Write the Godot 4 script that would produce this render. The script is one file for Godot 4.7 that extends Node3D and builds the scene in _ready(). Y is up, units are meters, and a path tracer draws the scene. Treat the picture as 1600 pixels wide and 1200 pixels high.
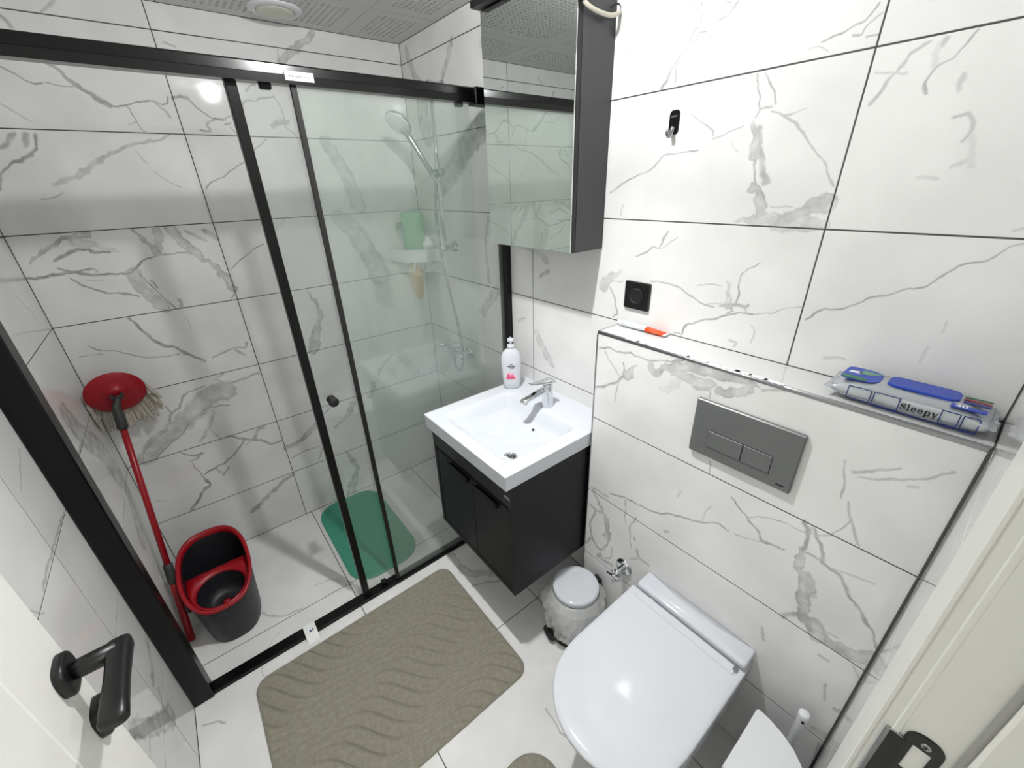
extends Node3D

# A small marble-tiled bathroom seen from its doorway. Units: metres. x runs along the back wall, z towards the door, y up.
const W := 1.46        # room width (tile face to tile face)
const D := 2.1464      # room depth
const H := 2.175       # ceiling height
const BOX_X := 1.336   # front face of the cistern boxing
const BOX_Z := 1.3185  # where the boxing starts
const LEDGE := 1.1955
const ROWS := [0.2845, 0.5928, 0.8951, 1.1955, 1.5, 1.8, 2.0983]
const PPM := 850.0     # texture pixels per metre of marble

var used := {}
var M := {}

# ---------------------------------------------------------------- naming and tagging
func numbered(called: String) -> String:
	if not used.has(called):
		used[called] = 0
		return called
	used[called] += 1
	return "%s_%03d" % [called, used[called]]

func thing(called: String, label: String, category: String, at := Vector3.ZERO, group := "") -> Node3D:
	var o := Node3D.new()
	o.name = numbered(called)
	add_child(o)
	o.position = at
	o.set_meta("label", label)
	o.set_meta("category", category)
	if group != "":
		o.set_meta("group", group)
	return o

func structure(called: String, label: String, category: String) -> Node3D:
	var o := thing(called, label, category)
	o.set_meta("kind", "structure")
	return o

func put(called: String, mesh: Mesh, mat: Material, parent: Node) -> MeshInstance3D:
	var o := MeshInstance3D.new()
	o.name = called
	o.mesh = mesh
	o.material_override = mat
	parent.add_child(o, true)
	return o

func part(called: String, st: SurfaceTool, mat: Material, parent: Node) -> MeshInstance3D:
	st.generate_normals()
	return put(called, st.commit(), mat, parent)

# ---------------------------------------------------------------- mesh helpers
func mb(smooth := false) -> SurfaceTool:
	var st := SurfaceTool.new()
	st.begin(Mesh.PRIMITIVE_TRIANGLES)
	st.set_smooth_group(0 if smooth else -1)
	return st

func tri(st: SurfaceTool, a: Vector3, b: Vector3, c: Vector3) -> void:
	st.add_vertex(a)
	st.add_vertex(b)
	st.add_vertex(c)

# a face whose front looks away from the point `inside`
func face(st: SurfaceTool, pts: Array, inside: Vector3) -> void:
	var n: Vector3 = (pts[1] - pts[0]).cross(pts[2] - pts[0])
	var mid := Vector3.ZERO
	for q in pts:
		mid += q
	mid /= pts.size()
	var flip: bool = n.dot(mid - inside) > 0.0   # Godot's front faces run clockwise
	for i in range(1, pts.size() - 1):
		if flip:
			tri(st, pts[0], pts[i + 1], pts[i])
		else:
			tri(st, pts[0], pts[i], pts[i + 1])

# box with chamfered edges
func bx(st: SurfaceTool, lo: Vector3, hi: Vector3, c := 0.0015) -> void:
	var mid := (lo + hi) * 0.5
	var h := (hi - lo) * 0.5
	c = minf(c, minf(h.x, minf(h.y, h.z)) * 0.9)
	for ax in 3:
		var u := (ax + 1) % 3
		var v := (ax + 2) % 3
		for s in [-1.0, 1.0]:
			var q := []
			for k in [[-1, -1], [1, -1], [1, 1], [-1, 1]]:
				var w := Vector3.ZERO
				w[ax] = s * h[ax]
				w[u] = k[0] * (h[u] - c)
				w[v] = k[1] * (h[v] - c)
				q.append(mid + w)
			face(st, q, mid)
			for t in [-1.0, 1.0]:
				var e := []
				for k in [-1.0, 1.0]:
					var w1 := Vector3.ZERO
					w1[ax] = s * h[ax]
					w1[u] = t * (h[u] - c)
					w1[v] = k * (h[v] - c)
					e.append(mid + w1)
				for k in [1.0, -1.0]:
					var w2 := Vector3.ZERO
					w2[ax] = s * (h[ax] - c)
					w2[u] = t * h[u]
					w2[v] = k * (h[v] - c)
					e.append(mid + w2)
				face(st, e, mid)
	for sx in [-1.0, 1.0]:
		for sy in [-1.0, 1.0]:
			for sz in [-1.0, 1.0]:
				var g := Vector3(sx, sy, sz)
				var a := mid + Vector3(h.x, h.y - c, h.z - c) * g
				var b := mid + Vector3(h.x - c, h.y, h.z - c) * g
				var d := mid + Vector3(h.x - c, h.y - c, h.z) * g
				face(st, [a, b, d], mid)

func box_mesh(lo: Vector3, hi: Vector3, c := 0.0015) -> SurfaceTool:
	var st := mb()
	bx(st, lo, hi, c)
	return st

# skin between rings of the same number of points
func loft(st: SurfaceTool, rings: Array, closed := true, cap0 := true, cap1 := true) -> void:
	var n: int = rings[0].size()
	# find the turning direction from the first two rings
	var c0 := centre(rings[0])
	var cl := centre(rings[rings.size() - 1])
	var axis := cl - c0
	if axis.length() < 1e-6:
		axis = centre(rings[1]) - c0
	var area := Vector3.ZERO
	var big: Array = rings[0]
	for r in rings:
		if ring_size(r) > ring_size(big):
			big = r
	var cb := centre(big)
	for i in n:
		area += (big[i] - cb).cross(big[(i + 1) % n] - cb)
	var ccw: bool = area.dot(axis) > 0.0
	for k in rings.size() - 1:
		var p: Array = rings[k]
		var q: Array = rings[k + 1]
		for i in (n if closed else n - 1):
			var j := (i + 1) % n
			if ccw:
				tri(st, p[i], q[i], q[j])
				tri(st, p[i], q[j], p[j])
			else:
				tri(st, p[i], q[j], q[i])
				tri(st, p[i], p[j], q[j])
	if cap0:
		fan(st, rings[0], not ccw)
	if cap1:
		fan(st, rings[rings.size() - 1], ccw)

func centre(r: Array) -> Vector3:
	var c := Vector3.ZERO
	for q in r:
		c += q
	return c / r.size()

func ring_size(r: Array) -> float:
	var c := centre(r)
	var s := 0.0
	for q in r:
		s += (q - c).length()
	return s

func fan(st: SurfaceTool, r: Array, ccw: bool) -> void:
	if ring_size(r) < 1e-5:
		return
	var c := centre(r)
	for i in r.size():
		var j := (i + 1) % r.size()
		if ccw:
			tri(st, c, r[j], r[i])
		else:
			tri(st, c, r[i], r[j])

func ring(c: Vector3, u: Vector3, v: Vector3, ru: float, rv: float, n := 24, power := 2.0) -> Array:
	var r := []
	for i in n:
		var t := TAU * i / n
		var a := cos(t)
		var b := sin(t)
		var e := 2.0 / power
		r.append(c + u * (ru * signf(a) * pow(absf(a), e)) + v * (rv * signf(b) * pow(absf(b), e)))
	return r

func frame_of(axis: Vector3) -> Array:
	var up := Vector3.UP if absf(axis.y) < 0.9 else Vector3.RIGHT
	var u := axis.cross(up).normalized()
	return [u, axis.cross(u).normalized()]

# turned profile: [radius, distance along axis] pairs
func lathe(st: SurfaceTool, base: Vector3, axis: Vector3, prof: Array, n := 24, c0 := true, c1 := true) -> void:
	axis = axis.normalized()
	var f := frame_of(axis)
	var rings := []
	for q in prof:
		rings.append(ring(base + axis * float(q[1]), f[0], f[1], q[0], q[0], n))
	loft(st, rings, true, c0, c1)

func curve(pts: Array, per := 6) -> Array:
	var out := []
	for i in pts.size() - 1:
		var a: Vector3 = pts[maxi(i - 1, 0)]
		var b: Vector3 = pts[i]
		var c: Vector3 = pts[i + 1]
		var d: Vector3 = pts[mini(i + 2, pts.size() - 1)]
		for k in per:
			var t := float(k) / per
			out.append(0.5 * ((2.0 * b) + (c - a) * t + (2.0 * a - 5.0 * b + 4.0 * c - d) * t * t + (3.0 * b - a - 3.0 * c + d) * t * t * t))
	out.append(pts[pts.size() - 1])
	return out

# round bar along points; radius a number or an array
func tube(st: SurfaceTool, pts: Array, rad, n := 12) -> void:
	var rings := []
	var last := Vector3.ZERO
	for i in pts.size():
		var t: Vector3 = (pts[mini(i + 1, pts.size() - 1)] - pts[maxi(i - 1, 0)]).normalized()
		var u: Vector3
		if last == Vector3.ZERO:
			u = frame_of(t)[0]
		else:
			u = (last - t * last.dot(t)).normalized()
		last = u
		var r: float = rad[i] if rad is Array else rad
		rings.append(ring(pts[i], u, t.cross(u), r, r, n))
	# orientation by first segment
	var seg := mb(true)
	loft(st, rings)

func tube_mesh(pts: Array, rad, n := 12) -> SurfaceTool:
	var st := mb(true)
	tube(st, pts, rad, n)
	return st

# outline in the plane (o, u, v) pushed out along w by depth, with a chamfer on the far edge
func prism(st: SurfaceTool, outline: PackedVector2Array, o: Vector3, u: Vector3, v: Vector3, w: Vector3, depth: float, c := 0.0) -> void:
	var idx := Geometry2D.triangulate_polygon(outline)
	var poly := outline
	var inner := poly
	if c > 0.0:
		var off := Geometry2D.offset_polygon(poly, -c)
		if off.size() == 1 and off[0].size() == poly.size():
			inner = off[0]
			# line the two outlines up
			var best := 0
			for k in inner.size():
				if inner[k].distance_to(poly[0]) < inner[best].distance_to(poly[0]):
					best = k
			var turned := PackedVector2Array()
			for k in inner.size():
				turned.append(inner[(k + best) % inner.size()])
			inner = turned
			if Geometry2D.is_polygon_clockwise(inner) != Geometry2D.is_polygon_clockwise(poly):
				inner = poly
				c = 0.0
		else:
			c = 0.0
	var p3 := func(q: Vector2, h: float) -> Vector3: return o + u * q.x + v * q.y + w * h
	var right: bool = u.cross(v).dot(w) > 0.0
	var ccw: bool = (not Geometry2D.is_polygon_clockwise(poly)) == right
	var rows := [[poly, 0.0], [poly, depth - c]]
	if c > 0.0:
		rows.append([inner, depth])
	for k in rows.size() - 1:
		for i in poly.size():
			var j := (i + 1) % poly.size()
			var a: Vector3 = p3.call(rows[k][0][i], rows[k][1])
			var b: Vector3 = p3.call(rows[k][0][j], rows[k][1])
			var d: Vector3 = p3.call(rows[k + 1][0][j], rows[k + 1][1])
			var e: Vector3 = p3.call(rows[k + 1][0][i], rows[k + 1][1])
			if ccw:
				tri(st, a, e, d)
				tri(st, a, d, b)
			else:
				tri(st, a, d, e)
				tri(st, a, b, d)
	for cap in [[poly, 0.0, -w], [inner, depth, w]]:
		var id := idx if cap[0] == poly else Geometry2D.triangulate_polygon(cap[0])
		for t in range(0, id.size(), 3):
			var a: Vector3 = p3.call(cap[0][id[t]], cap[1])
			var b: Vector3 = p3.call(cap[0][id[t + 1]], cap[1])
			var d: Vector3 = p3.call(cap[0][id[t + 2]], cap[1])
			if (b - a).cross(d - a).dot(cap[2]) > 0.0:
				tri(st, a, d, b)
			else:
				tri(st, a, b, d)

func rounded(x0: float, y0: float, x1: float, y1: float, r, n := 6) -> PackedVector2Array:
	var rr: Array = r if r is Array else [r, r, r, r]   # corners: (x0,y0) (x1,y0) (x1,y1) (x0,y1)
	var out := PackedVector2Array()
	var cs := [Vector2(x0, y0), Vector2(x1, y0), Vector2(x1, y1), Vector2(x0, y1)]
	var sg := [Vector2(1, 1), Vector2(-1, 1), Vector2(-1, -1), Vector2(1, -1)]
	for k in 4:
		var q: float = maxf(rr[k], 0.0002)
		var c: Vector2 = cs[k] + sg[k] * q
		for i in n + 1:
			var t := PI + PI / 2 * k + PI / 2 * i / n
			out.append(c + Vector2(cos(t), sin(t)) * q)
	return out

# flat lettering lying in the plane (o, u right, v up)
func letters(text: String, o: Vector3, u: Vector3, v: Vector3, height: float, family := "Droid Sans", bold := false, italic := false) -> ArrayMesh:
	var t := TextMesh.new()
	var f := SystemFont.new()
	f.font_names = PackedStringArray([family])
	f.font_weight = 700 if bold else 400
	f.font_italic = italic
	t.font = f
	t.text = text
	t.font_size = 64
	t.pixel_size = height / 46.0
	t.depth = 0.0004
	var st := SurfaceTool.new()
	st.begin(Mesh.PRIMITIVE_TRIANGLES)
	st.append_from(t, 0, Transform3D(Basis(u, v, u.cross(v)), o))
	return st.commit()

# ---------------------------------------------------------------- materials
func mat(called: String, col: Color, rough := 0.5, metal := 0.0, spec := 0.5) -> StandardMaterial3D:
	var m := StandardMaterial3D.new()
	m.resource_name = called
	m.albedo_color = col
	m.roughness = rough
	m.metallic = metal
	m.metallic_specular = spec
	M[called] = m
	return m

func noise_tex(size: int, freq: float, lo: Color, hi: Color, rng: int, octaves := 4) -> NoiseTexture2D:
	var n := FastNoiseLite.new()
	n.seed = rng
	n.frequency = freq
	n.fractal_octaves = octaves
	var g := Gradient.new()
	g.set_color(0, lo)
	g.set_color(1, hi)
	var t := NoiseTexture2D.new()
	t.width = size
	t.height = size
	t.seamless = true
	t.noise = n
	t.color_ramp = g
	return t

# marble print of one wall: white ground with faint clouds, grey veins along the given lines
func marble(size: Vector2, veins: Array, rng: int, stray: int, origin := Vector2.ZERO) -> StandardMaterial3D:
	var w := int(size.x * PPM)
	var h := int(size.y * PPM)
	var n := FastNoiseLite.new()
	n.seed = rng
	n.frequency = 0.004
	n.fractal_octaves = 3
	var cloud := n.get_image(w, h, false, false, false)
	cloud.convert(Image.FORMAT_L8)
	var px := cloud.get_data()
	var jag := FastNoiseLite.new()
	jag.seed = rng + 7
	jag.frequency = 0.028
	jag.fractal_octaves = 3
	var dark := PackedByteArray()
	dark.resize(w * h)
	var all := veins.duplicate()
	var r := RandomNumberGenerator.new()
	r.seed = rng
	for k in stray:
		var q := Vector2(r.randf() * size.x, r.randf() * size.y) + origin
		var dir := r.randf() * TAU
		var row := [r.randi_range(18, 36)]
		var wid := r.randf_range(9, 34)
		for i in r.randi_range(4, 8):
			row.append_array([int(q.x * 1000), int(q.y * 1000), int(wid * r.randf_range(0.6, 1.4))])
			dir += r.randf_range(-0.6, 0.6)
			q += Vector2(cos(dir), sin(dir)) * r.randf_range(0.02, 0.06)
		all.append(row)
	for row in all:
		var cnt: int = (row.size() - 1) / 3
		var pts := []
		for i in cnt:
			pts.append(Vector3(row[1 + i * 3] / 1000.0 - origin.x, row[2 + i * 3] / 1000.0 - origin.y, row[3 + i * 3] / 10000.0))
		var fine: Array = curve(pts, 3) if cnt > 2 else pts
		vein(dark, w, h, size, fine, row[0] / 100.0, jag)
	for i in px.size():
		var base := 236.0 + (px[i] - 128) * 0.08
		px[i] = int(base * (1.0 - dark[i] / 255.0))
	var img := Image.create_from_data(w, h, false, Image.FORMAT_L8, px)
	var m := StandardMaterial3D.new()
	m.resource_name = "marble_print"
	m.albedo_texture = ImageTexture.create_from_image(img)
	m.albedo_color = Color(0.978, 0.978, 0.974)
	m.roughness = 0.06
	m.metallic_specular = 0.5
	m.texture_repeat = false
	return m

# one vein: nearest distance to its line, in line widths, turned into a wash of grey
func vein(dark: PackedByteArray, w: int, h: int, size: Vector2, line: Array, s: float, jag: FastNoiseLite) -> void:
	var pts := []
	var x0 := w
	var x1 := -1
	var y0 := h
	var y1 := -1
	var widest := 0.0
	for q in line:
		var p := Vector3(q.x * PPM, (size.y - q.y) * PPM, maxf(q.z * PPM * 1.15, 1.3))
		pts.append(p)
		widest = maxf(widest, p.z)
		var reach := p.z * 1.7 + 12.0
		x0 = mini(x0, int(p.x - reach))
		x1 = maxi(x1, int(p.x + reach))
		y0 = mini(y0, int(p.y - reach))
		y1 = maxi(y1, int(p.y + reach))
	x0 = maxi(x0, 0)
	y0 = maxi(y0, 0)
	x1 = mini(x1, w - 1)
	y1 = mini(y1, h - 1)
	if x1 < x0 or y1 < y0:
		return
	var bw := x1 - x0 + 1
	var near := PackedFloat32Array()
	near.resize(bw * (y1 - y0 + 1))
	near.fill(9.0)
	var wob := 2.0 * minf(5.0, 1.2 + widest * 0.3)
	for k in pts.size() - 1:
		var a: Vector3 = pts[k]
		var b: Vector3 = pts[k + 1]
		var pa := Vector2(a.x, a.y)
		var d := Vector2(b.x, b.y) - pa
		var l2 := maxf(d.length_squared(), 1e-4)
		var reach := maxf(a.z, b.z) * 1.6 + wob * 0.6
		for y in range(maxi(y0, int(minf(a.y, b.y) - reach)), mini(y1, int(maxf(a.y, b.y) + reach)) + 1):
			for x in range(maxi(x0, int(minf(a.x, b.x) - reach)), mini(x1, int(maxf(a.x, b.x) + reach)) + 1):
				var q := Vector2(x + jag.get_noise_2d(x, y) * wob, y + jag.get_noise_2d(x + 311, y + 97) * wob) - pa
				var t := clampf(q.dot(d) / l2, 0.0, 1.0)
				var f := (q - d * t).length() / (a.z + (b.z - a.z) * t)
				var at := (y - y0) * bw + x - x0
				if f < near[at]:
					near[at] = f
	# hairlines fade softly; broad bands are a pale wash with a darker outline
	var broad := smoothstep(3.5, 10.0, widest)
	for y in range(y0, y1 + 1):
		for x in range(x0, x1 + 1):
			var f := near[(y - y0) * bw + x - x0]
			if f > 1.6:
				continue
			var nx := jag.get_noise_2d(x * 0.7 + 611, y * 0.7 + 197)
			var fine := (1.0 - smoothstep(0.2, 1.6, f)) * (0.95 + 0.5 * nx)
			var band := (1.0 - smoothstep(0.78, 1.2, f)) * (0.55 + 0.35 * smoothstep(0.5, 0.95, f) + 0.55 * nx)
			var now := int(clampf(s * 0.62 * lerpf(fine, band, broad), 0.0, 0.8) * 255.0)
			if now > dark[y * w + x]:
				dark[y * w + x] = now

# ---------------------------------------------------------------- tiled surfaces
# one slab with chamfered edges; o is the wall's corner, ua and ub its axes, n the way it faces
func tile(parent: Node, m: Material, o: Vector3, ua: Vector3, ub: Vector3, n: Vector3, a0: float, a1: float, b0: float, b1: float, size: Vector2, uv0: Vector2) -> void:
	var g := 0.0016
	var c := 0.0003
	var th := 0.007
	var st := mb()
	var lo := Vector2(a0 + g, b0 + g)
	var hi := Vector2(a1 - g, b1 - g)
	var inside := o + ua * ((a0 + a1) * 0.5) + ub * ((b0 + b1) * 0.5) - n * th * 0.5
	var P := func(a: float, b: float, d: float) -> Vector3: return o + ua * a + ub * b - n * d
	var faces := [
		[[lo.x + c, lo.y + c, 0.0], [hi.x - c, lo.y + c, 0.0], [hi.x - c, hi.y - c, 0.0], [lo.x + c, hi.y - c, 0.0]],
		[[lo.x, lo.y, c], [hi.x, lo.y, c], [hi.x - c, lo.y + c, 0.0], [lo.x + c, lo.y + c, 0.0]],
		[[lo.x, hi.y, c], [hi.x, hi.y, c], [hi.x - c, hi.y - c, 0.0], [lo.x + c, hi.y - c, 0.0]],
		[[lo.x, lo.y, c], [lo.x, hi.y, c], [lo.x + c, hi.y - c, 0.0], [lo.x + c, lo.y + c, 0.0]],
		[[hi.x, lo.y, c], [hi.x, hi.y, c], [hi.x - c, hi.y - c, 0.0], [hi.x - c, lo.y + c, 0.0]],
		[[lo.x, lo.y, c], [hi.x, lo.y, c], [hi.x, lo.y, th], [lo.x, lo.y, th]],
		[[lo.x, hi.y, c], [hi.x, hi.y, c], [hi.x, hi.y, th], [lo.x, hi.y, th]],
		[[lo.x, lo.y, c], [lo.x, hi.y, c], [lo.x, hi.y, th], [lo.x, lo.y, th]],
		[[hi.x, lo.y, c], [hi.x, hi.y, c], [hi.x, hi.y, th], [hi.x, lo.y, th]],
		[[lo.x, lo.y, th], [hi.x, lo.y, th], [hi.x, hi.y, th], [lo.x, hi.y, th]],
	]
	for f in faces:
		var p3 := []
		for q in f:
			p3.append(P.call(q[0], q[1], q[2]))
		var nn: Vector3 = (p3[1] - p3[0]).cross(p3[2] - p3[0])
		var mid: Vector3 = (p3[0] + p3[1] + p3[2] + p3[3]) * 0.25
		var order := [0, 2, 1, 0, 3, 2] if nn.dot(mid - inside) > 0.0 else [0, 1, 2, 0, 2, 3]
		for k in order:
			st.set_uv(Vector2((f[k][0] - uv0.x) / size.x, 1.0 - (f[k][1] - uv0.y) / size.y))
			st.add_vertex(p3[k])
	st.generate_normals()
	put("tile", st.commit(), m, parent)

func tiles(parent: Node, m: Material, o: Vector3, ua: Vector3, ub: Vector3, n: Vector3, as_: Array, bs: Array, size: Vector2, uv0 := Vector2.ZERO) -> void:
	for i in as_.size() - 1:
		for j in bs.size() - 1:
			tile(parent, m, o, ua, ub, n, as_[i], as_[i + 1], bs[j], bs[j + 1], size, uv0)

func slab(called: String, lo: Vector3, hi: Vector3, m: Material, parent: Node) -> void:
	part(called, box_mesh(lo, hi, 0.0), m, parent)

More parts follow.
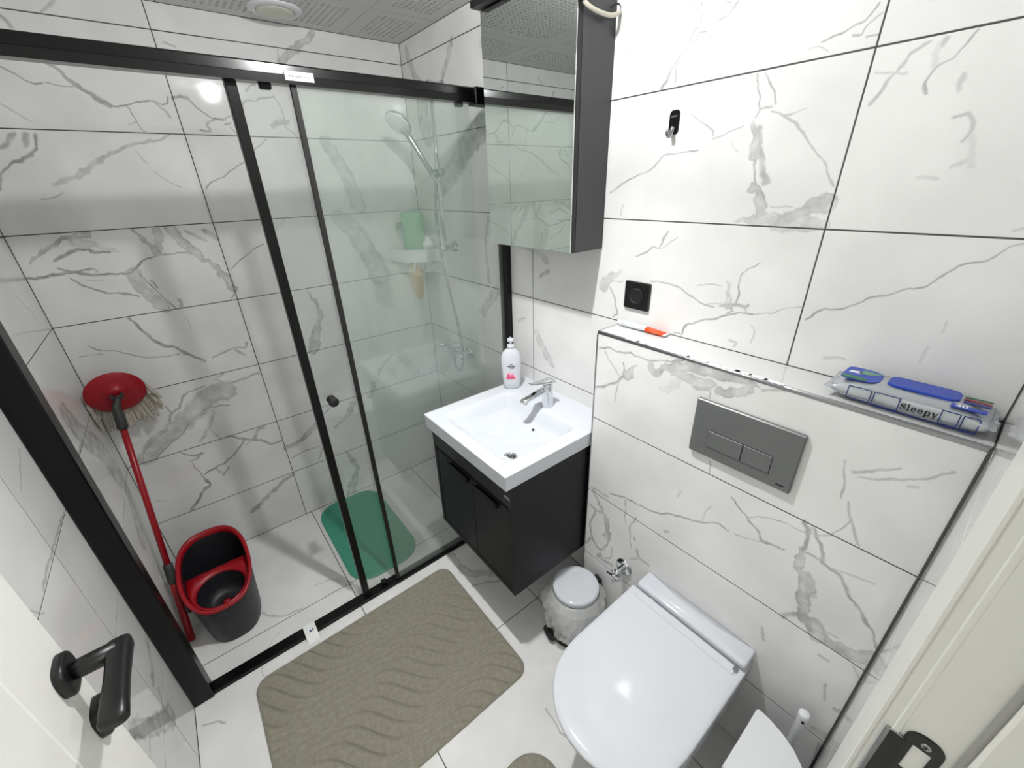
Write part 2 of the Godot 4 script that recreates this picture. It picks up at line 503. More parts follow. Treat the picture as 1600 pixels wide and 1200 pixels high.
const VEINS := {
	"back": [
		[50,262,1982,29,287,1969,36,306,1942,43,328,1921,48,347,1905,50,366,1890,65,384,1877,60],
		[50,383,1875,20,419,1876,21,457,1889,21,502,1899,19,521,1893,19,530,1888,19,543,1895,21,549,1914,21],
		[28,507,1896,36,523,1879,37,537,1853,37],
		[55,170,1957,18,195,1941,18,216,1926,18,245,1923,18],
		[45,252,1926,13,278,1921,13,323,1924,14],
		[35,134,1865,12,157,1842,12,182,1822,12],
		[40,429,1876,13,438,1851,13,441,1829,13,453,1805,15],
		[35,412,1824,11,438,1831,12],
		[40,131,1788,50,104,1760,50,90,1750,46],
		[30,159,1789,55,143,1754,55],
		[50,180,1786,36,166,1748,33,139,1723,36,94,1705,33,63,1681,33],
		[45,63,1681,37,45,1635,37],
		[33,518,1794,21,468,1775,36,417,1770,46,355,1744,54,289,1705,66,233,1671,72],
		[20,233,1671,48,197,1657,52,169,1646,48],
		[25,124,1606,14,155,1609,15,185,1623,15],
		[20,409,1744,26,429,1709,28],
		[35,438,1681,14,460,1656,14,504,1627,15],
		[45,566,1911,42,586,1917,46,610,1911,49],
		[50,610,1911,22,629,1885,22,647,1867,22,675,1854,22,699,1854,25],
		[30,699,1854,33,728,1867,31],
		[35,675,1854,29,645,1835,30,647,1815,33,619,1814,32],
		[35,703,1837,34,721,1842,36],
		[30,718,1830,16,729,1809,15],
		[45,801,1949,26,819,1967,26,837,1970,26],
		[32,770,1882,23,781,1907,23,797,1919,25,820,1920,22,844,1930,23,890,1936,26],
		[30,893,1944,18,907,1912,21,915,1886,19,914,1865,21],
		[30,866,1841,88,903,1855,77,922,1856,87],
		[30,909,1842,22,933,1821,23,944,1806,24],
		[35,831,1796,21,803,1773,20,768,1746,20],
		[45,727,1708,20,697,1697,20,665,1675,20,635,1657,18,596,1640,18,578,1621,18],
		[28,1059,1793,195,1092,1721,228,1128,1644,260,1154,1536,323],
		[42,197,1490,93,154,1486,76,112,1473,62,79,1452,51,42,1432,36,23,1414,27],
		[50,88,1418,35,123,1435,35,152,1444,35,177,1441,34,193,1431,38,230,1429,38],
		[50,3,1369,40,39,1367,39,74,1371,40,113,1372,42,136,1364,43,171,1357,42],
		[45,85,1393,27,108,1377,28,144,1376,27,168,1379,28,178,1369,29],
		[55,171,1357,26,208,1354,26,242,1349,26,273,1356,28,299,1378,28,323,1393,26,351,1399,28],
		[42,105,1351,27,123,1326,28,150,1308,30,182,1289,29,219,1282,30,257,1263,30],
		[30,141,1341,13,180,1335,13],
		[40,320,1497,40,335,1465,65,354,1431,89,359,1412,113],
		[40,426,1488,135,441,1450,129,470,1409,112,495,1367,94],
		[40,355,1399,23,419,1403,24,467,1400,24],
		[30,471,1480,45,520,1438,51],
		[25,388,1491,105,372,1429,107],
		[35,269,1345,201,276,1296,185,297,1244,177,322,1209,162],
		[50,285,1347,23,302,1307,23,324,1254,23,352,1203,26],
		[35,312,1315,38,322,1284,35],
		[30,373,1230,62,374,1204,59],
		[20,159,1464,129,212,1446,93,246,1425,50],
		[50,206,1187,40,221,1153,40,235,1114,46,265,1069,46,296,1050,46,338,1005,46,380,965,49],
		[45,65,1115,18,88,1089,17,134,1074,18,183,1040,20,245,1020,20,308,1019,20],
		[35,28,1080,15,57,1082,14,90,1076,16],
		[20,373,1162,11,374,1108,11],
		[40,531,1475,81,560,1444,89],
		[40,500,1372,54,531,1328,87,550,1283,118,562,1244,149],
		[40,540,1199,30,559,1218,32],
		[45,574,1319,21,604,1344,21,648,1369,21,689,1396,21,720,1405,22],
		[35,784,1459,15,823,1497,16],
		[42,841,1195,31,859,1147,61,873,1108,93,880,1062,128],
		[42,878,1050,80,854,1023,120,838,982,174,809,904,210],
		[40,410,974,32,481,990,32,512,994,32,533,983,34,550,1008,33],
		[30,499,985,38,525,954,40],
		[30,1055,1487,311,1104,1439,356,1140,1366,377,1176,1283,412,1202,1204,465],
		[35,556,857,49,491,845,45,420,843,47],
		[25,420,843,60,391,877,58,424,891,57],
		[32,412,814,369,363,812,358,320,795,334,293,767,337,241,730,314,191,699,304,145,680,294,101,648,258,66,606,264],
		[45,407,744,27,365,753,27,317,752,26,261,722,26,209,672,26,144,635,26,103,601,23],
		[35,345,861,43,315,853,43,271,843,42,238,794,43,206,775,43,188,745,43],
		[40,171,707,27,115,680,27,67,637,27,55,611,26],
		[25,345,735,61,315,680,59,284,640,59,256,611,60],
		[30,311,649,26,327,604,27],
		[35,197,815,31,206,775,31],
		[45,182,584,32,211,556,32,248,553,34],
		[40,200,534,46,224,536,48,244,555,48],
		[45,200,520,20,212,464,21,222,415,21],
		[50,222,415,50,230,389,48,198,368,49,168,333,48,131,293,51],
		[45,227,449,34,271,463,34,314,471,37,359,501,37,393,529,37,410,551,36],
		[45,321,439,36,287,411,36],
		[30,274,455,44,286,426,43],
		[45,361,600,37,412,557,39,449,537,41,483,518,41,509,488,41,559,481,44],
		[35,455,538,67,477,579,67,506,585,66],
		[35,420,528,25,444,539,26],
		[45,573,440,64,616,444,64,677,465,69],
		[35,574,369,37,659,386,38],
		[45,564,277,77,516,260,84,459,224,86,410,194,98,342,158,103],
		[20,25,401,17,65,385,17],
		[40,566,436,98,622,442,97,679,472,98,725,507,97],
		[35,773,550,42,811,574,42],
		[30,579,367,29,639,383,29,721,374,31],
		[30,698,301,31,733,368,31],
		[40,811,452,45,865,482,84,906,514,123,928,554,162],
		[40,845,283,58,862,222,87,880,160,114],
		[40,878,152,130,853,100,160,812,10,201],
		[30,1024,567,99,1059,603,101,1060,649,97],
		[28,1094,670,55,1141,733,57,1209,775,55],
		[22,1238,767,189,1287,675,196,1327,614,202],
		[35,950,2056,105,1011,2105,99,1060,2135,99,1088,2163,105],
		[25,946,2091,27,938,2048,29],
		[30,218,2081,44,231,2057,48],
		[20,308,2103,33,349,2136,32],
		[25,589,2068,30,618,2061,29],
	],
	"right": [
		[30,1240,1899,15,1255,1903,14,1294,1902,13,1331,1905,14,1348,1904,14,1364,1918,13,1369,1929,12,1392,1930,11],
		[35,1446,1952,13,1451,1934,13,1451,1912,14],
		[30,1413,1937,11,1420,1948,11,1441,1951,11],
		[40,1448,1908,18,1433,1891,22,1428,1881,27,1412,1865,29,1401,1850,36,1387,1833,40,1369,1807,46],
		[40,1454,1896,14,1447,1884,14,1432,1877,13,1422,1863,13,1408,1849,14,1402,1843,16,1406,1807,14],
		[35,1457,1895,14,1468,1896,13],
		[40,1492,1908,15,1510,1913,13,1522,1923,13,1531,1929,15],
		[35,1500,1936,13,1515,1932,13],
		[35,1595,1797,12,1600,1779,15,1609,1757,12,1613,1734,14],
		[40,1611,1794,14,1625,1777,15,1638,1760,16,1645,1734,15],
		[38,1613,1734,15,1615,1729,14,1608,1719,17],
		[30,1617,1732,17,1640,1731,18],
		[30,1642,1724,14,1660,1717,13,1680,1716,14],
		[20,1680,1716,9,1706,1722,8],
		[38,1607,1714,18,1613,1690,47,1618,1665,75,1626,1642,93],
		[35,1622,1696,60,1636,1647,55,1648,1617,55,1659,1591,56],
		[35,1626,1642,22,1632,1610,21,1641,1586,22],
		[38,1634,1581,93,1647,1571,85,1654,1550,85,1658,1531,76],
		[38,1655,1571,24,1670,1539,24],
		[30,1615,1505,46,1640,1513,65,1667,1517,99,1689,1516,116],
		[34,1683,1508,62,1707,1517,77,1735,1528,83,1753,1534,97],
		[30,1680,1542,9,1721,1542,9],
		[25,1689,1514,112,1757,1516,93],
		[35,1228,1570,20,1276,1596,20,1321,1614,18,1364,1628,17,1385,1645,17,1405,1661,16,1445,1660,15,1488,1663,16],
		[35,1462,1740,15,1487,1722,16,1512,1707,15,1520,1691,17],
		[33,1522,1684,17,1543,1689,13,1559,1695,11,1586,1704,8],
		[20,1566,1674,10,1585,1653,11],
		[15,1276,1511,25,1278,1539,25],
		[28,1659,1718,19,1688,1702,21,1716,1672,19,1736,1647,17,1758,1626,18,1774,1601,17,1788,1584,21],
		[30,1727,1521,145,1756,1537,139,1789,1556,140],
		[25,1697,1505,102,1791,1509,93],
		[40,1343,1402,25,1372,1417,23,1395,1431,22,1416,1431,20,1424,1457,22,1437,1475,23],
		[25,1420,1430,14,1435,1438,13,1466,1462,13],
		[30,1231,1303,186,1250,1326,120,1274,1341,73,1302,1356,24],
		[35,1258,1298,25,1277,1261,27,1291,1221,25,1277,1206,27],
		[20,1251,1316,17,1305,1322,17],
		[40,1403,1340,21,1441,1341,19,1473,1337,19,1506,1328,18,1539,1311,18,1569,1303,18,1595,1296,18],
		[30,1579,1305,13,1616,1312,12],
		[38,1616,1370,15,1625,1346,45,1632,1331,68,1632,1311,94],
		[35,1614,1304,38,1645,1314,41,1669,1315,38,1678,1320,35],
		[25,1540,1346,13,1574,1354,11,1604,1354,12],
		[42,1649,1321,23,1650,1344,20,1646,1356,18,1647,1378,15,1652,1397,13,1673,1411,10,1685,1422,9],
		[48,1521,1209,24,1526,1231,22,1560,1252,22,1597,1267,22,1634,1285,20,1655,1294,19,1694,1302,17],
		[40,1633,1290,18,1644,1299,20],
		[35,1670,1312,11,1679,1301,10],
		[25,1694,1302,9,1733,1310,9,1752,1325,9,1790,1340,9],
		[25,1695,1272,11,1706,1258,11,1703,1230,11],
		[20,1653,1221,27,1670,1221,23,1666,1210,25],
		[30,1494,1206,21,1518,1204,21],
		[42,1782,1864,12,1774,1852,11,1763,1843,12,1749,1837,11,1737,1833,10,1723,1831,8,1705,1827,8],
		[36,1788,1847,10,1777,1840,9,1769,1833,10,1766,1825,10,1751,1826,10],
		[35,1775,1819,13,1791,1818,13],
		[20,1687,1817,9,1700,1820,8,1718,1809,8],
		[28,1865,1794,20,1852,1786,24,1842,1780,20,1840,1768,27,1835,1755,22,1827,1745,27,1816,1729,32,1808,1716,33],
		[22,1802,1763,17,1817,1759,16,1850,1752,18],
		[32,1919,1796,13,1913,1782,12,1901,1765,14,1889,1759,16,1883,1753,17,1879,1737,19,1881,1720,20],
		[30,1885,1791,33,1882,1785,37],
		[14,1878,1784,44,1876,1770,40,1881,1757,51],
		[20,1921,1739,33,1925,1720,30],
		[22,1930,1683,30,1945,1683,27,1956,1667,26,1957,1657,27,1949,1645,26],
		[11,1959,1651,44,1970,1612,51],
		[42,1808,1313,21,1835,1340,19,1870,1351,17,1899,1374,17,1921,1384,17,1940,1398,16,1968,1408,13,1987,1423,13,2003,1446,13,2020,1458,13,2043,1473,13,2054,1486,11,2068,1494,10],
		[15,1911,1591,29,1936,1590,29],
		[15,1947,1607,30,1965,1618,26],
		[15,1861,1236,32,1896,1242,28],
		[12,2011,1273,31,2013,1305,25],
		[12,2021,1337,22,2023,1356,19],
		[20,2050,1515,23,2061,1519,23],
		[35,151,1962,407,152,1861,414,185,1814,427],
		[42,602,1801,437,504,1758,417,424,1702,407,319,1640,397,223,1587,370],
		[35,433,2102,85,397,2057,91,342,1999,94],
		[30,57,2142,158,104,2052,155,147,2011,162],
		[30,610,1481,73,578,1365,77,593,1220,80],
		[30,646,1187,181,525,1068,198],
		[20,804,1384,91,893,1378,88,966,1344,84],
		[22,902,1057,131,936,1008,136,993,950,133],
		[30,925,1290,63,967,1310,64],
		[20,780,1078,51,831,1106,49],
	],
	"box": [
		[38,1329,1144,25,1363,1153,24,1392,1149,24,1432,1159,23,1463,1156,23,1489,1154,23,1524,1161,21,1569,1173,20,1590,1181,20,1610,1190,17],
		[42,1329,1010,41,1373,1033,40,1410,1061,38,1427,1080,38],
		[35,1427,1080,27,1426,1105,27,1423,1120,25],
		[35,1440,1088,152,1451,1108,90,1462,1124,40],
		[20,1354,1140,28,1371,1116,27,1397,1091,28,1413,1075,27],
		[25,1410,1057,27,1408,1031,28,1403,988,26],
		[30,1514,1152,80,1521,1124,91,1540,1134,91],
		[38,1547,1143,89,1582,1162,111,1626,1173,135,1676,1178,134,1721,1183,157,1756,1186,172],
		[30,1584,1148,111,1614,1140,111,1649,1141,104,1682,1146,103],
		[30,1645,1125,58,1678,1130,58],
		[42,1706,1134,105,1738,1144,85,1765,1159,64,1780,1181,53],
		[30,1722,1180,69,1765,1182,71],
		[30,1795,1174,35,1820,1181,32,1839,1187,35],
		[35,1685,1126,17,1684,1108,16],
		[12,1601,1135,89,1583,1103,95,1555,1085,95],
		[30,1720,937,20,1721,904,18],
		[42,1420,633,30,1462,647,29,1493,656,27,1537,659,27,1570,666,26,1609,678,26,1641,698,26,1699,720,23,1732,730,23,1758,752,21,1775,759,20,1803,756,21],
		[28,1817,755,16,1845,763,14,1877,776,14],
		[42,1789,862,21,1823,835,23,1846,817,21,1868,803,19,1878,781,22,1905,785,18,1928,794,20],
		[15,1732,732,29,1736,773,27,1746,798,27],
		[15,1651,771,26,1655,793,28],
		[30,1631,621,34,1642,632,34],
		[42,1342,603,35,1375,560,51,1395,532,67,1416,498,79,1419,426,103],
		[38,1335,527,38,1361,514,37,1341,443,38,1351,386,40,1379,355,40,1399,344,37],
		[35,1361,514,37,1395,532,35],
		[35,1399,344,37,1429,415,37,1436,465,37],
		[35,1323,323,56,1352,373,54],
		[20,1330,607,48,1411,613,49],
		[40,1530,599,27,1510,551,24,1515,508,20,1525,462,17],
		[30,1530,514,38,1536,507,38],
		[30,1545,473,45,1558,448,45,1594,443,47],
		[30,1530,415,36,1554,438,32],
		[30,1395,314,27,1447,346,26,1445,402,25],
		[40,1400,326,72,1389,303,72],
		[30,1408,305,64,1450,315,59],
		[30,1974,1077,21,1988,1033,22,1990,994,20],
		[30,2004,990,24,2017,958,23,2032,926,24,2046,901,21],
		[30,1993,1062,25,2025,1081,24,2053,1106,20],
		[25,2004,1056,22,2046,1075,24,2090,1102,20,2119,1136,20],
		[20,2072,1076,24,2088,1083,22],
		[35,1860,810,24,1884,785,24,1918,792,22],
		[40,1950,894,48,1963,865,41,1964,817,39],
		[42,1962,816,48,1967,770,92,1990,731,127,1999,686,157],
		[40,1990,765,60,2005,692,67],
		[42,1999,686,110,2007,639,140,2034,631,154,2046,606,181],
		[35,1969,597,53,2005,637,60],
		[38,2046,606,121,2091,612,138,2131,625,173,2146,636,200],
		[30,2038,635,23,2079,636,23],
		[40,1966,891,40,1990,855,37,2006,813,36,2040,803,33,2069,766,32,2101,732,29,2127,702,27,2140,673,23],
		[18,2023,812,28,2092,829,24],
		[30,1964,817,26,2002,818,29],
		[30,2065,551,36,2081,551,36],
		[25,1940,514,40,1952,474,40],
		[30,2095,476,29,2105,426,29],
		[35,2131,420,74,2155,426,79],
		[30,2121,309,93,2147,318,95],
		[20,2122,586,26,2152,548,24],
	],
	"left": [
		[25,783,1098,25,851,1068,24,888,1049,22],
		[30,771,902,41,934,907,36,1058,906,33],
		[36,353,996,416,312,906,435,202,787,483,181,682,535],
		[30,147,653,337,157,585,344,219,512,337,317,440,321],
		[30,343,899,70,435,903,67],
		[35,773,399,96,837,369,91,902,361,91],
		[40,1113,483,192,1035,365,228,919,226,285],
		[30,893,319,79,922,290,81,930,259,81],
		[30,1082,384,26,1135,385,24],
		[25,1060,453,74,1098,418,66],
		[20,261,1404,41,4,1367,49],
	],
	"floor": [
		[28,255,503,47,285,546,46,323,577,47,388,589,50],
		[15,469,511,42,529,522,43,577,573,42],
		[30,1025,763,150,1029,881,146,1075,939,139,1146,990,142],
		[30,1010,972,45,1061,989,47,1118,1028,46],
		[30,936,1526,22,932,1562,24,926,1600,22,926,1626,22],
		[35,18,832,28,46,842,27,76,869,29],
	],
}

func materials() -> void:
	mat("grout", Color(0.30, 0.30, 0.29), 0.9)
	mat("plaster", Color(0.9, 0.9, 0.89), 0.85)
	mat("plain_tile", Color(0.81, 0.815, 0.81), 0.12)
	mat("ceiling_board", Color(0.86, 0.86, 0.85), 0.75)
	mat("plenum", Color(0.12, 0.12, 0.12), 0.95)
	mat("black_metal", Color(0.015, 0.016, 0.018), 0.3, 0.0, 0.38)
	mat("black_gloss", Color(0.03, 0.031, 0.035), 0.22, 0.2)
	mat("black_rubber", Color(0.03, 0.03, 0.03), 0.6)
	mat("chrome", Color(0.86, 0.87, 0.88), 0.07, 1.0)
	mat("satin_chrome", Color(0.62, 0.63, 0.64), 0.24, 1.0)
	mat("white_gloss", Color(0.825, 0.84, 0.865), 0.08)
	mat("white_plastic", Color(0.87, 0.88, 0.89), 0.3)
	mat("white_paint", Color(0.92, 0.92, 0.9), 0.35)
	mat("anthracite", Color(0.09, 0.09, 0.103), 0.45, 0.0, 0.38)
	mat("anthracite_dark", Color(0.075, 0.075, 0.085), 0.4)
	mat("cabinet_grey", Color(0.22, 0.22, 0.235), 0.42)
	mat("seam", Color(0.05, 0.05, 0.055), 0.6)
	mat("mirror", Color(0.88, 0.9, 0.89), 0.012, 1.0)
	mat("bucket_grey", Color(0.12, 0.127, 0.145), 0.45)
	mat("red_plastic", Color(0.6, 0.015, 0.09), 0.4)
	mat("red_pole", Color(0.6, 0.05, 0.1), 0.3)
	mat("dark_grip", Color(0.2, 0.205, 0.2), 0.5)
	mat("green_mat", Color(0.26, 0.61, 0.51), 0.32)
	mat("plate_grey", Color(0.43, 0.44, 0.44), 0.4, 0.3)
	mat("socket_black", Color(0.022, 0.022, 0.024), 0.38)
	mat("orange", Color(0.95, 0.3, 0.05), 0.35)
	mat("foil", Color(0.72, 0.74, 0.76), 0.2, 0.5)
	mat("wipe_blue", Color(0.09, 0.24, 0.66), 0.3)
	mat("wipe_navy", Color(0.08, 0.16, 0.45), 0.35)
	mat("wipe_green", Color(0.16, 0.42, 0.24), 0.35)
	mat("wipe_pale_green", Color(0.38, 0.56, 0.46), 0.35)
	mat("wipe_red", Color(0.55, 0.13, 0.2), 0.35)
	mat("ink", Color(0.03, 0.03, 0.04), 0.5)
	mat("ink_grey", Color(0.35, 0.35, 0.36), 0.5)
	mat("print_pink", Color(0.87, 0.35, 0.5), 0.4)
	mat("print_pale_pink", Color(0.95, 0.72, 0.78), 0.4)
	mat("paper", Color(0.93, 0.94, 0.93), 0.6)
	mat("cable", Color(0.8, 0.78, 0.72), 0.5)
	mat("bottle_green", Color(0.04, 0.58, 0.31), 0.3)
	mat("bottle_dark_green", Color(0.1, 0.3, 0.2), 0.35)
	mat("loofah", Color(0.78, 0.62, 0.4), 0.9)
	mat("rubber_seal", Color(0.6, 0.6, 0.58), 0.6)
	mat("lamp_lens_off", Color(0.85, 0.85, 0.79), 0.35)
	var b := mat("bin_liner", Color(0.92, 0.93, 0.92, 0.42), 0.22)
	b.transparency = BaseMaterial3D.TRANSPARENCY_ALPHA
	var g := mat("glass_clear", Color(0.62, 0.74, 0.68, 0.05), 0.03)
	g.transparency = BaseMaterial3D.TRANSPARENCY_ALPHA
	var f := mat("glass_filmed", Color(0.62, 0.70, 0.65, 0.12), 0.06)
	f.transparency = BaseMaterial3D.TRANSPARENCY_ALPHA
	var glow := mat("lamp_lens_lit", Color(1, 1, 1), 0.4)
	glow.emission_enabled = true
	glow.emission = Color(1.0, 0.996, 0.993)
	glow.emission_energy_multiplier = 14.0
	# woven things: grain only
	var rug := mat("rug_pile", Color(1, 1, 1), 1.0)
	rug.albedo_texture = noise_tex(512, 0.03, Color(0.50, 0.485, 0.43), Color(0.59, 0.58, 0.52), 5, 5)
	rug.uv1_triplanar = true
	rug.uv1_scale = Vector3(3.1, 3.1, 3.1)
	rug.rim_enabled = true
	rug.rim = 0.4
	var yarn := mat("mop_yarn", Color(1, 1, 1), 0.95)
	yarn.albedo_texture = noise_tex(256, 0.12, Color(0.40, 0.36, 0.31), Color(1.0, 0.99, 0.95), 3, 2)
	yarn.uv1_triplanar = true
	yarn.uv1_scale = Vector3(14, 14, 14)

# ---------------------------------------------------------------- camera and light
func camera_and_light() -> void:
	var cam := Camera3D.new()
	cam.name = "camera"
	add_child(cam)
	cam.transform = Transform3D(Basis(Vector3(0.77839, -0.029679, 0.627079), Vector3(0.293857, 0.899919, -0.322171), Vector3(-0.554758, 0.435046, 0.709209)).orthonormalized(), Vector3(0.39, 1.60404, 2.09894))
	cam.fov = 85.618
	cam.near = 0.02
	cam.far = 30.0
	cam.current = true
	var env := Environment.new()
	env.background_mode = Environment.BG_COLOR
	env.background_color = Color(0.02, 0.02, 0.02)
	env.tonemap_mode = Environment.TONE_MAPPER_LINEAR
	env.tonemap_exposure = 1.0
	env.sdfgi_enabled = true
	env.ssao_enabled = true
	env.ssil_enabled = true
	var we := WorldEnvironment.new()
	we.name = "environment"
	we.environment = env
	add_child(we)
	# the lit ceiling downlight: its opal dome shines all round, its reflector throws a wide beam down
	var l := OmniLight3D.new()
	l.name = "downlight_dome_light"
	l.light_color = Color(1.0, 0.996, 0.993)
	l.light_energy = 0.5
	l.light_size = 0.02
	l.omni_range = 6.0
	l.omni_attenuation = 2.0
	l.shadow_enabled = true
	add_child(l)
	l.position = Vector3(0.866, H - 0.037, 1.30)
	var s := SpotLight3D.new()
	s.name = "downlight_beam_light"
	s.light_color = Color(1.0, 0.996, 0.993)
	s.light_energy = 1.4
	s.light_size = 0.02
	s.spot_angle = 50.0
	s.spot_angle_attenuation = 1.0
	s.spot_range = 6.0
	s.spot_attenuation = 2.0
	s.shadow_enabled = true
	add_child(s)
	s.position = l.position
	s.rotation_degrees = Vector3(-90, 0, 0)
	# added fill light in the unseen hall, behind the camera
	var k := OmniLight3D.new()
	k.name = "hall_fill_light"
	k.light_energy = 0.62
	k.light_size = 0.1
	k.omni_range = 6.0
	k.omni_attenuation = 2.0
	k.light_color = Color(1.0, 0.996, 0.993)
	k.shadow_enabled = true
	add_child(k)
	k.position = Vector3(1.35, 2.22, 2.95)

# ---------------------------------------------------------------- the room
func shell() -> void:
	var rows := [0.0]
	rows.append_array(ROWS)
	rows.append(H)
	var low := [0.0, ROWS[0], ROWS[1], ROWS[2], LEDGE]
	var high := [LEDGE, ROWS[4], ROWS[5], ROWS[6], H]
	var s: Vector2
	# back wall
	var wb := structure("wall_back", "marble-veined white tiled wall behind the shower", "wall")
	s = Vector2(W, H)
	slab("backing", Vector3(-0.13, -0.1, -0.13), Vector3(W + 0.13, H + 0.12, -0.0005), M.grout, wb)
	tiles(wb, marble(s, VEINS.back, 11, 0), Vector3.ZERO, Vector3.RIGHT, Vector3.UP, Vector3.BACK, [0.0, 0.5654, W], rows, s)
	# right wall
	var wr := structure("wall_right", "marble-veined white tiled wall behind the vanity and mirror cabinet", "wall")
	s = Vector2(D, H)
	slab("backing", Vector3(W + 0.0005, -0.1, -0.003), Vector3(W + 0.13, H + 0.12, D + 0.15), M.grout, wr)
	var mr := marble(s, VEINS.right, 23, 3)
	tiles(wr, mr, Vector3(W, 0, 0), Vector3.BACK, Vector3.UP, Vector3.LEFT, [0.0, 0.884, 1.7946, D], high, s)
	tiles(wr, mr, Vector3(W, 0, 0), Vector3.BACK, Vector3.UP, Vector3.LEFT, [0.0, 0.884, BOX_Z], low, s)
	# left wall
	var wl := structure("wall_left", "marble-veined white tiled wall beside the mop and the open door", "wall")
	slab("backing", Vector3(-0.13, -0.1, -0.003), Vector3(-0.0005, H + 0.12, D + 0.15), M.grout, wl)
	tiles(wl, marble(s, VEINS.left, 31, 14), Vector3.ZERO, Vector3.BACK, Vector3.UP, Vector3.RIGHT, [0.0, 0.932, 1.84, D], rows, s)
	# boxing of the concealed cistern
	var wc := structure("wall_cistern", "low tiled boxing with a ledge behind the toilet", "wall")
	s = Vector2(D - BOX_Z, LEDGE)
	slab("backing", Vector3(BOX_X + 0.0005, -0.02, BOX_Z + 0.0005), Vector3(W + 0.003, LEDGE - 0.0005, D + 0.02), M.grout, wc)
	tiles(wc, marble(s, VEINS.box, 47, 2, Vector2(BOX_Z, 0.0)), Vector3(BOX_X, 0, 0), Vector3.BACK, Vector3.UP, Vector3.LEFT, [BOX_Z + 0.003, D], [0.0, ROWS[0], ROWS[1], ROWS[2], LEDGE - 0.004], s, Vector2(BOX_Z, 0.0))
	tiles(wc, M.plain_tile, Vector3(0, LEDGE, 0), Vector3.BACK, Vector3.RIGHT, Vector3.UP, [BOX_Z + 0.003, D], [BOX_X + 0.006, W], Vector2.ONE)
	tiles(wc, M.plain_tile, Vector3(0, 0, BOX_Z), Vector3.RIGHT, Vector3.UP, Vector3.FORWARD, [BOX_X + 0.003, W], [0.0, ROWS[0], ROWS[1], ROWS[2], LEDGE - 0.004], Vector2.ONE)
	# door-side wall: strip beside the opening and a lintel above it
	var wf := structure("wall_front", "tiled wall strip between the toilet corner and the door casing", "wall")
	slab("backing", Vector3(0.9, -0.1, D + 0.0005), Vector3(W + 0.13, H + 0.12, D + 0.15), M.grout, wf)
	slab("backing", Vector3(-0.13, -0.1, D + 0.0005), Vector3(0.06, H + 0.12, D + 0.15), M.grout, wf)
	slab("backing", Vector3(0.06, 2.09, D + 0.0005), Vector3(0.9, H + 0.12, D + 0.15), M.grout, wf)
	s = Vector2(W, H)
	var mf := marble(s, [], 59, 16)
	tiles(wf, mf, Vector3(0, 0, D), Vector3.RIGHT, Vector3.UP, Vector3.FORWARD, [1.012, BOX_X], low, s)
	tiles(wf, mf, Vector3(0, 0, D), Vector3.RIGHT, Vector3.UP, Vector3.FORWARD, [1.012, W], high, s)
	tiles(wf, mf, Vector3(0, 0, D), Vector3.RIGHT, Vector3.UP, Vector3.FORWARD, [0.0, 0.9, 1.012], [2.1, H], s)
	# floor
	var fl := structure("floor", "pale marble-look floor tiles with thin grey joints", "floor")
	s = Vector2(W, D)
	slab("backing", Vector3(-0.13, -0.12, -0.13), Vector3(W + 0.13, -0.0005, D + 0.15), M.grout, fl)
	var fv := []
	for v in VEINS.floor:
		var q: Array = v.duplicate()
		for i in (v.size() - 1) / 3:
			q[2 + i * 3] = int(D * 1000) - q[2 + i * 3]
		fv.append(q)
	tiles(fl, marble(s, fv, 71, 4), Vector3(0, 0, D), Vector3.RIGHT, Vector3.FORWARD, Vector3.UP, [0.0, 0.592, 1.192, W], [0.0, D - 1.8, D - 1.2, D - 0.6, D], s)
	# hall behind the camera
	var hall := structure("wall_hall", "plain plastered hall outside the bathroom door", "wall")
	slab("side", Vector3(-0.7, -0.1, D + 0.151), Vector3(-0.6, 2.5, 3.6), M.plaster, hall)
	slab("side", Vector3(1.7, -0.1, D + 0.151), Vector3(1.8, 2.5, 3.6), M.plaster, hall)
	slab("far_side", Vector3(-0.7, -0.1, 3.6), Vector3(1.8, 2.5, 3.7), M.plaster, hall)
	slab("partition", Vector3(-0.7, -0.1, D + 0.151), Vector3(0.06, 2.5, D + 0.16), M.plaster, hall)
	slab("partition", Vector3(0.94, -0.1, D + 0.151), Vector3(1.8, 2.5, D + 0.16), M.plaster, hall)
	slab("partition", Vector3(0.06, 2.12, D + 0.151), Vector3(0.94, 2.5, D + 0.16), M.plaster, hall)
	var hf := structure("floor_hall", "hall floor outside the bathroom", "floor")
	slab("boards", Vector3(-0.7, -0.12, D + 0.151), Vector3(1.8, -0.002, 3.7), M.plaster, hf)
	var hc := structure("ceiling_hall", "hall ceiling outside the bathroom", "ceiling")
	slab("board", Vector3(-0.7, 2.4, D + 0.151), Vector3(1.8, 2.5, 3.7), M.plaster, hc)

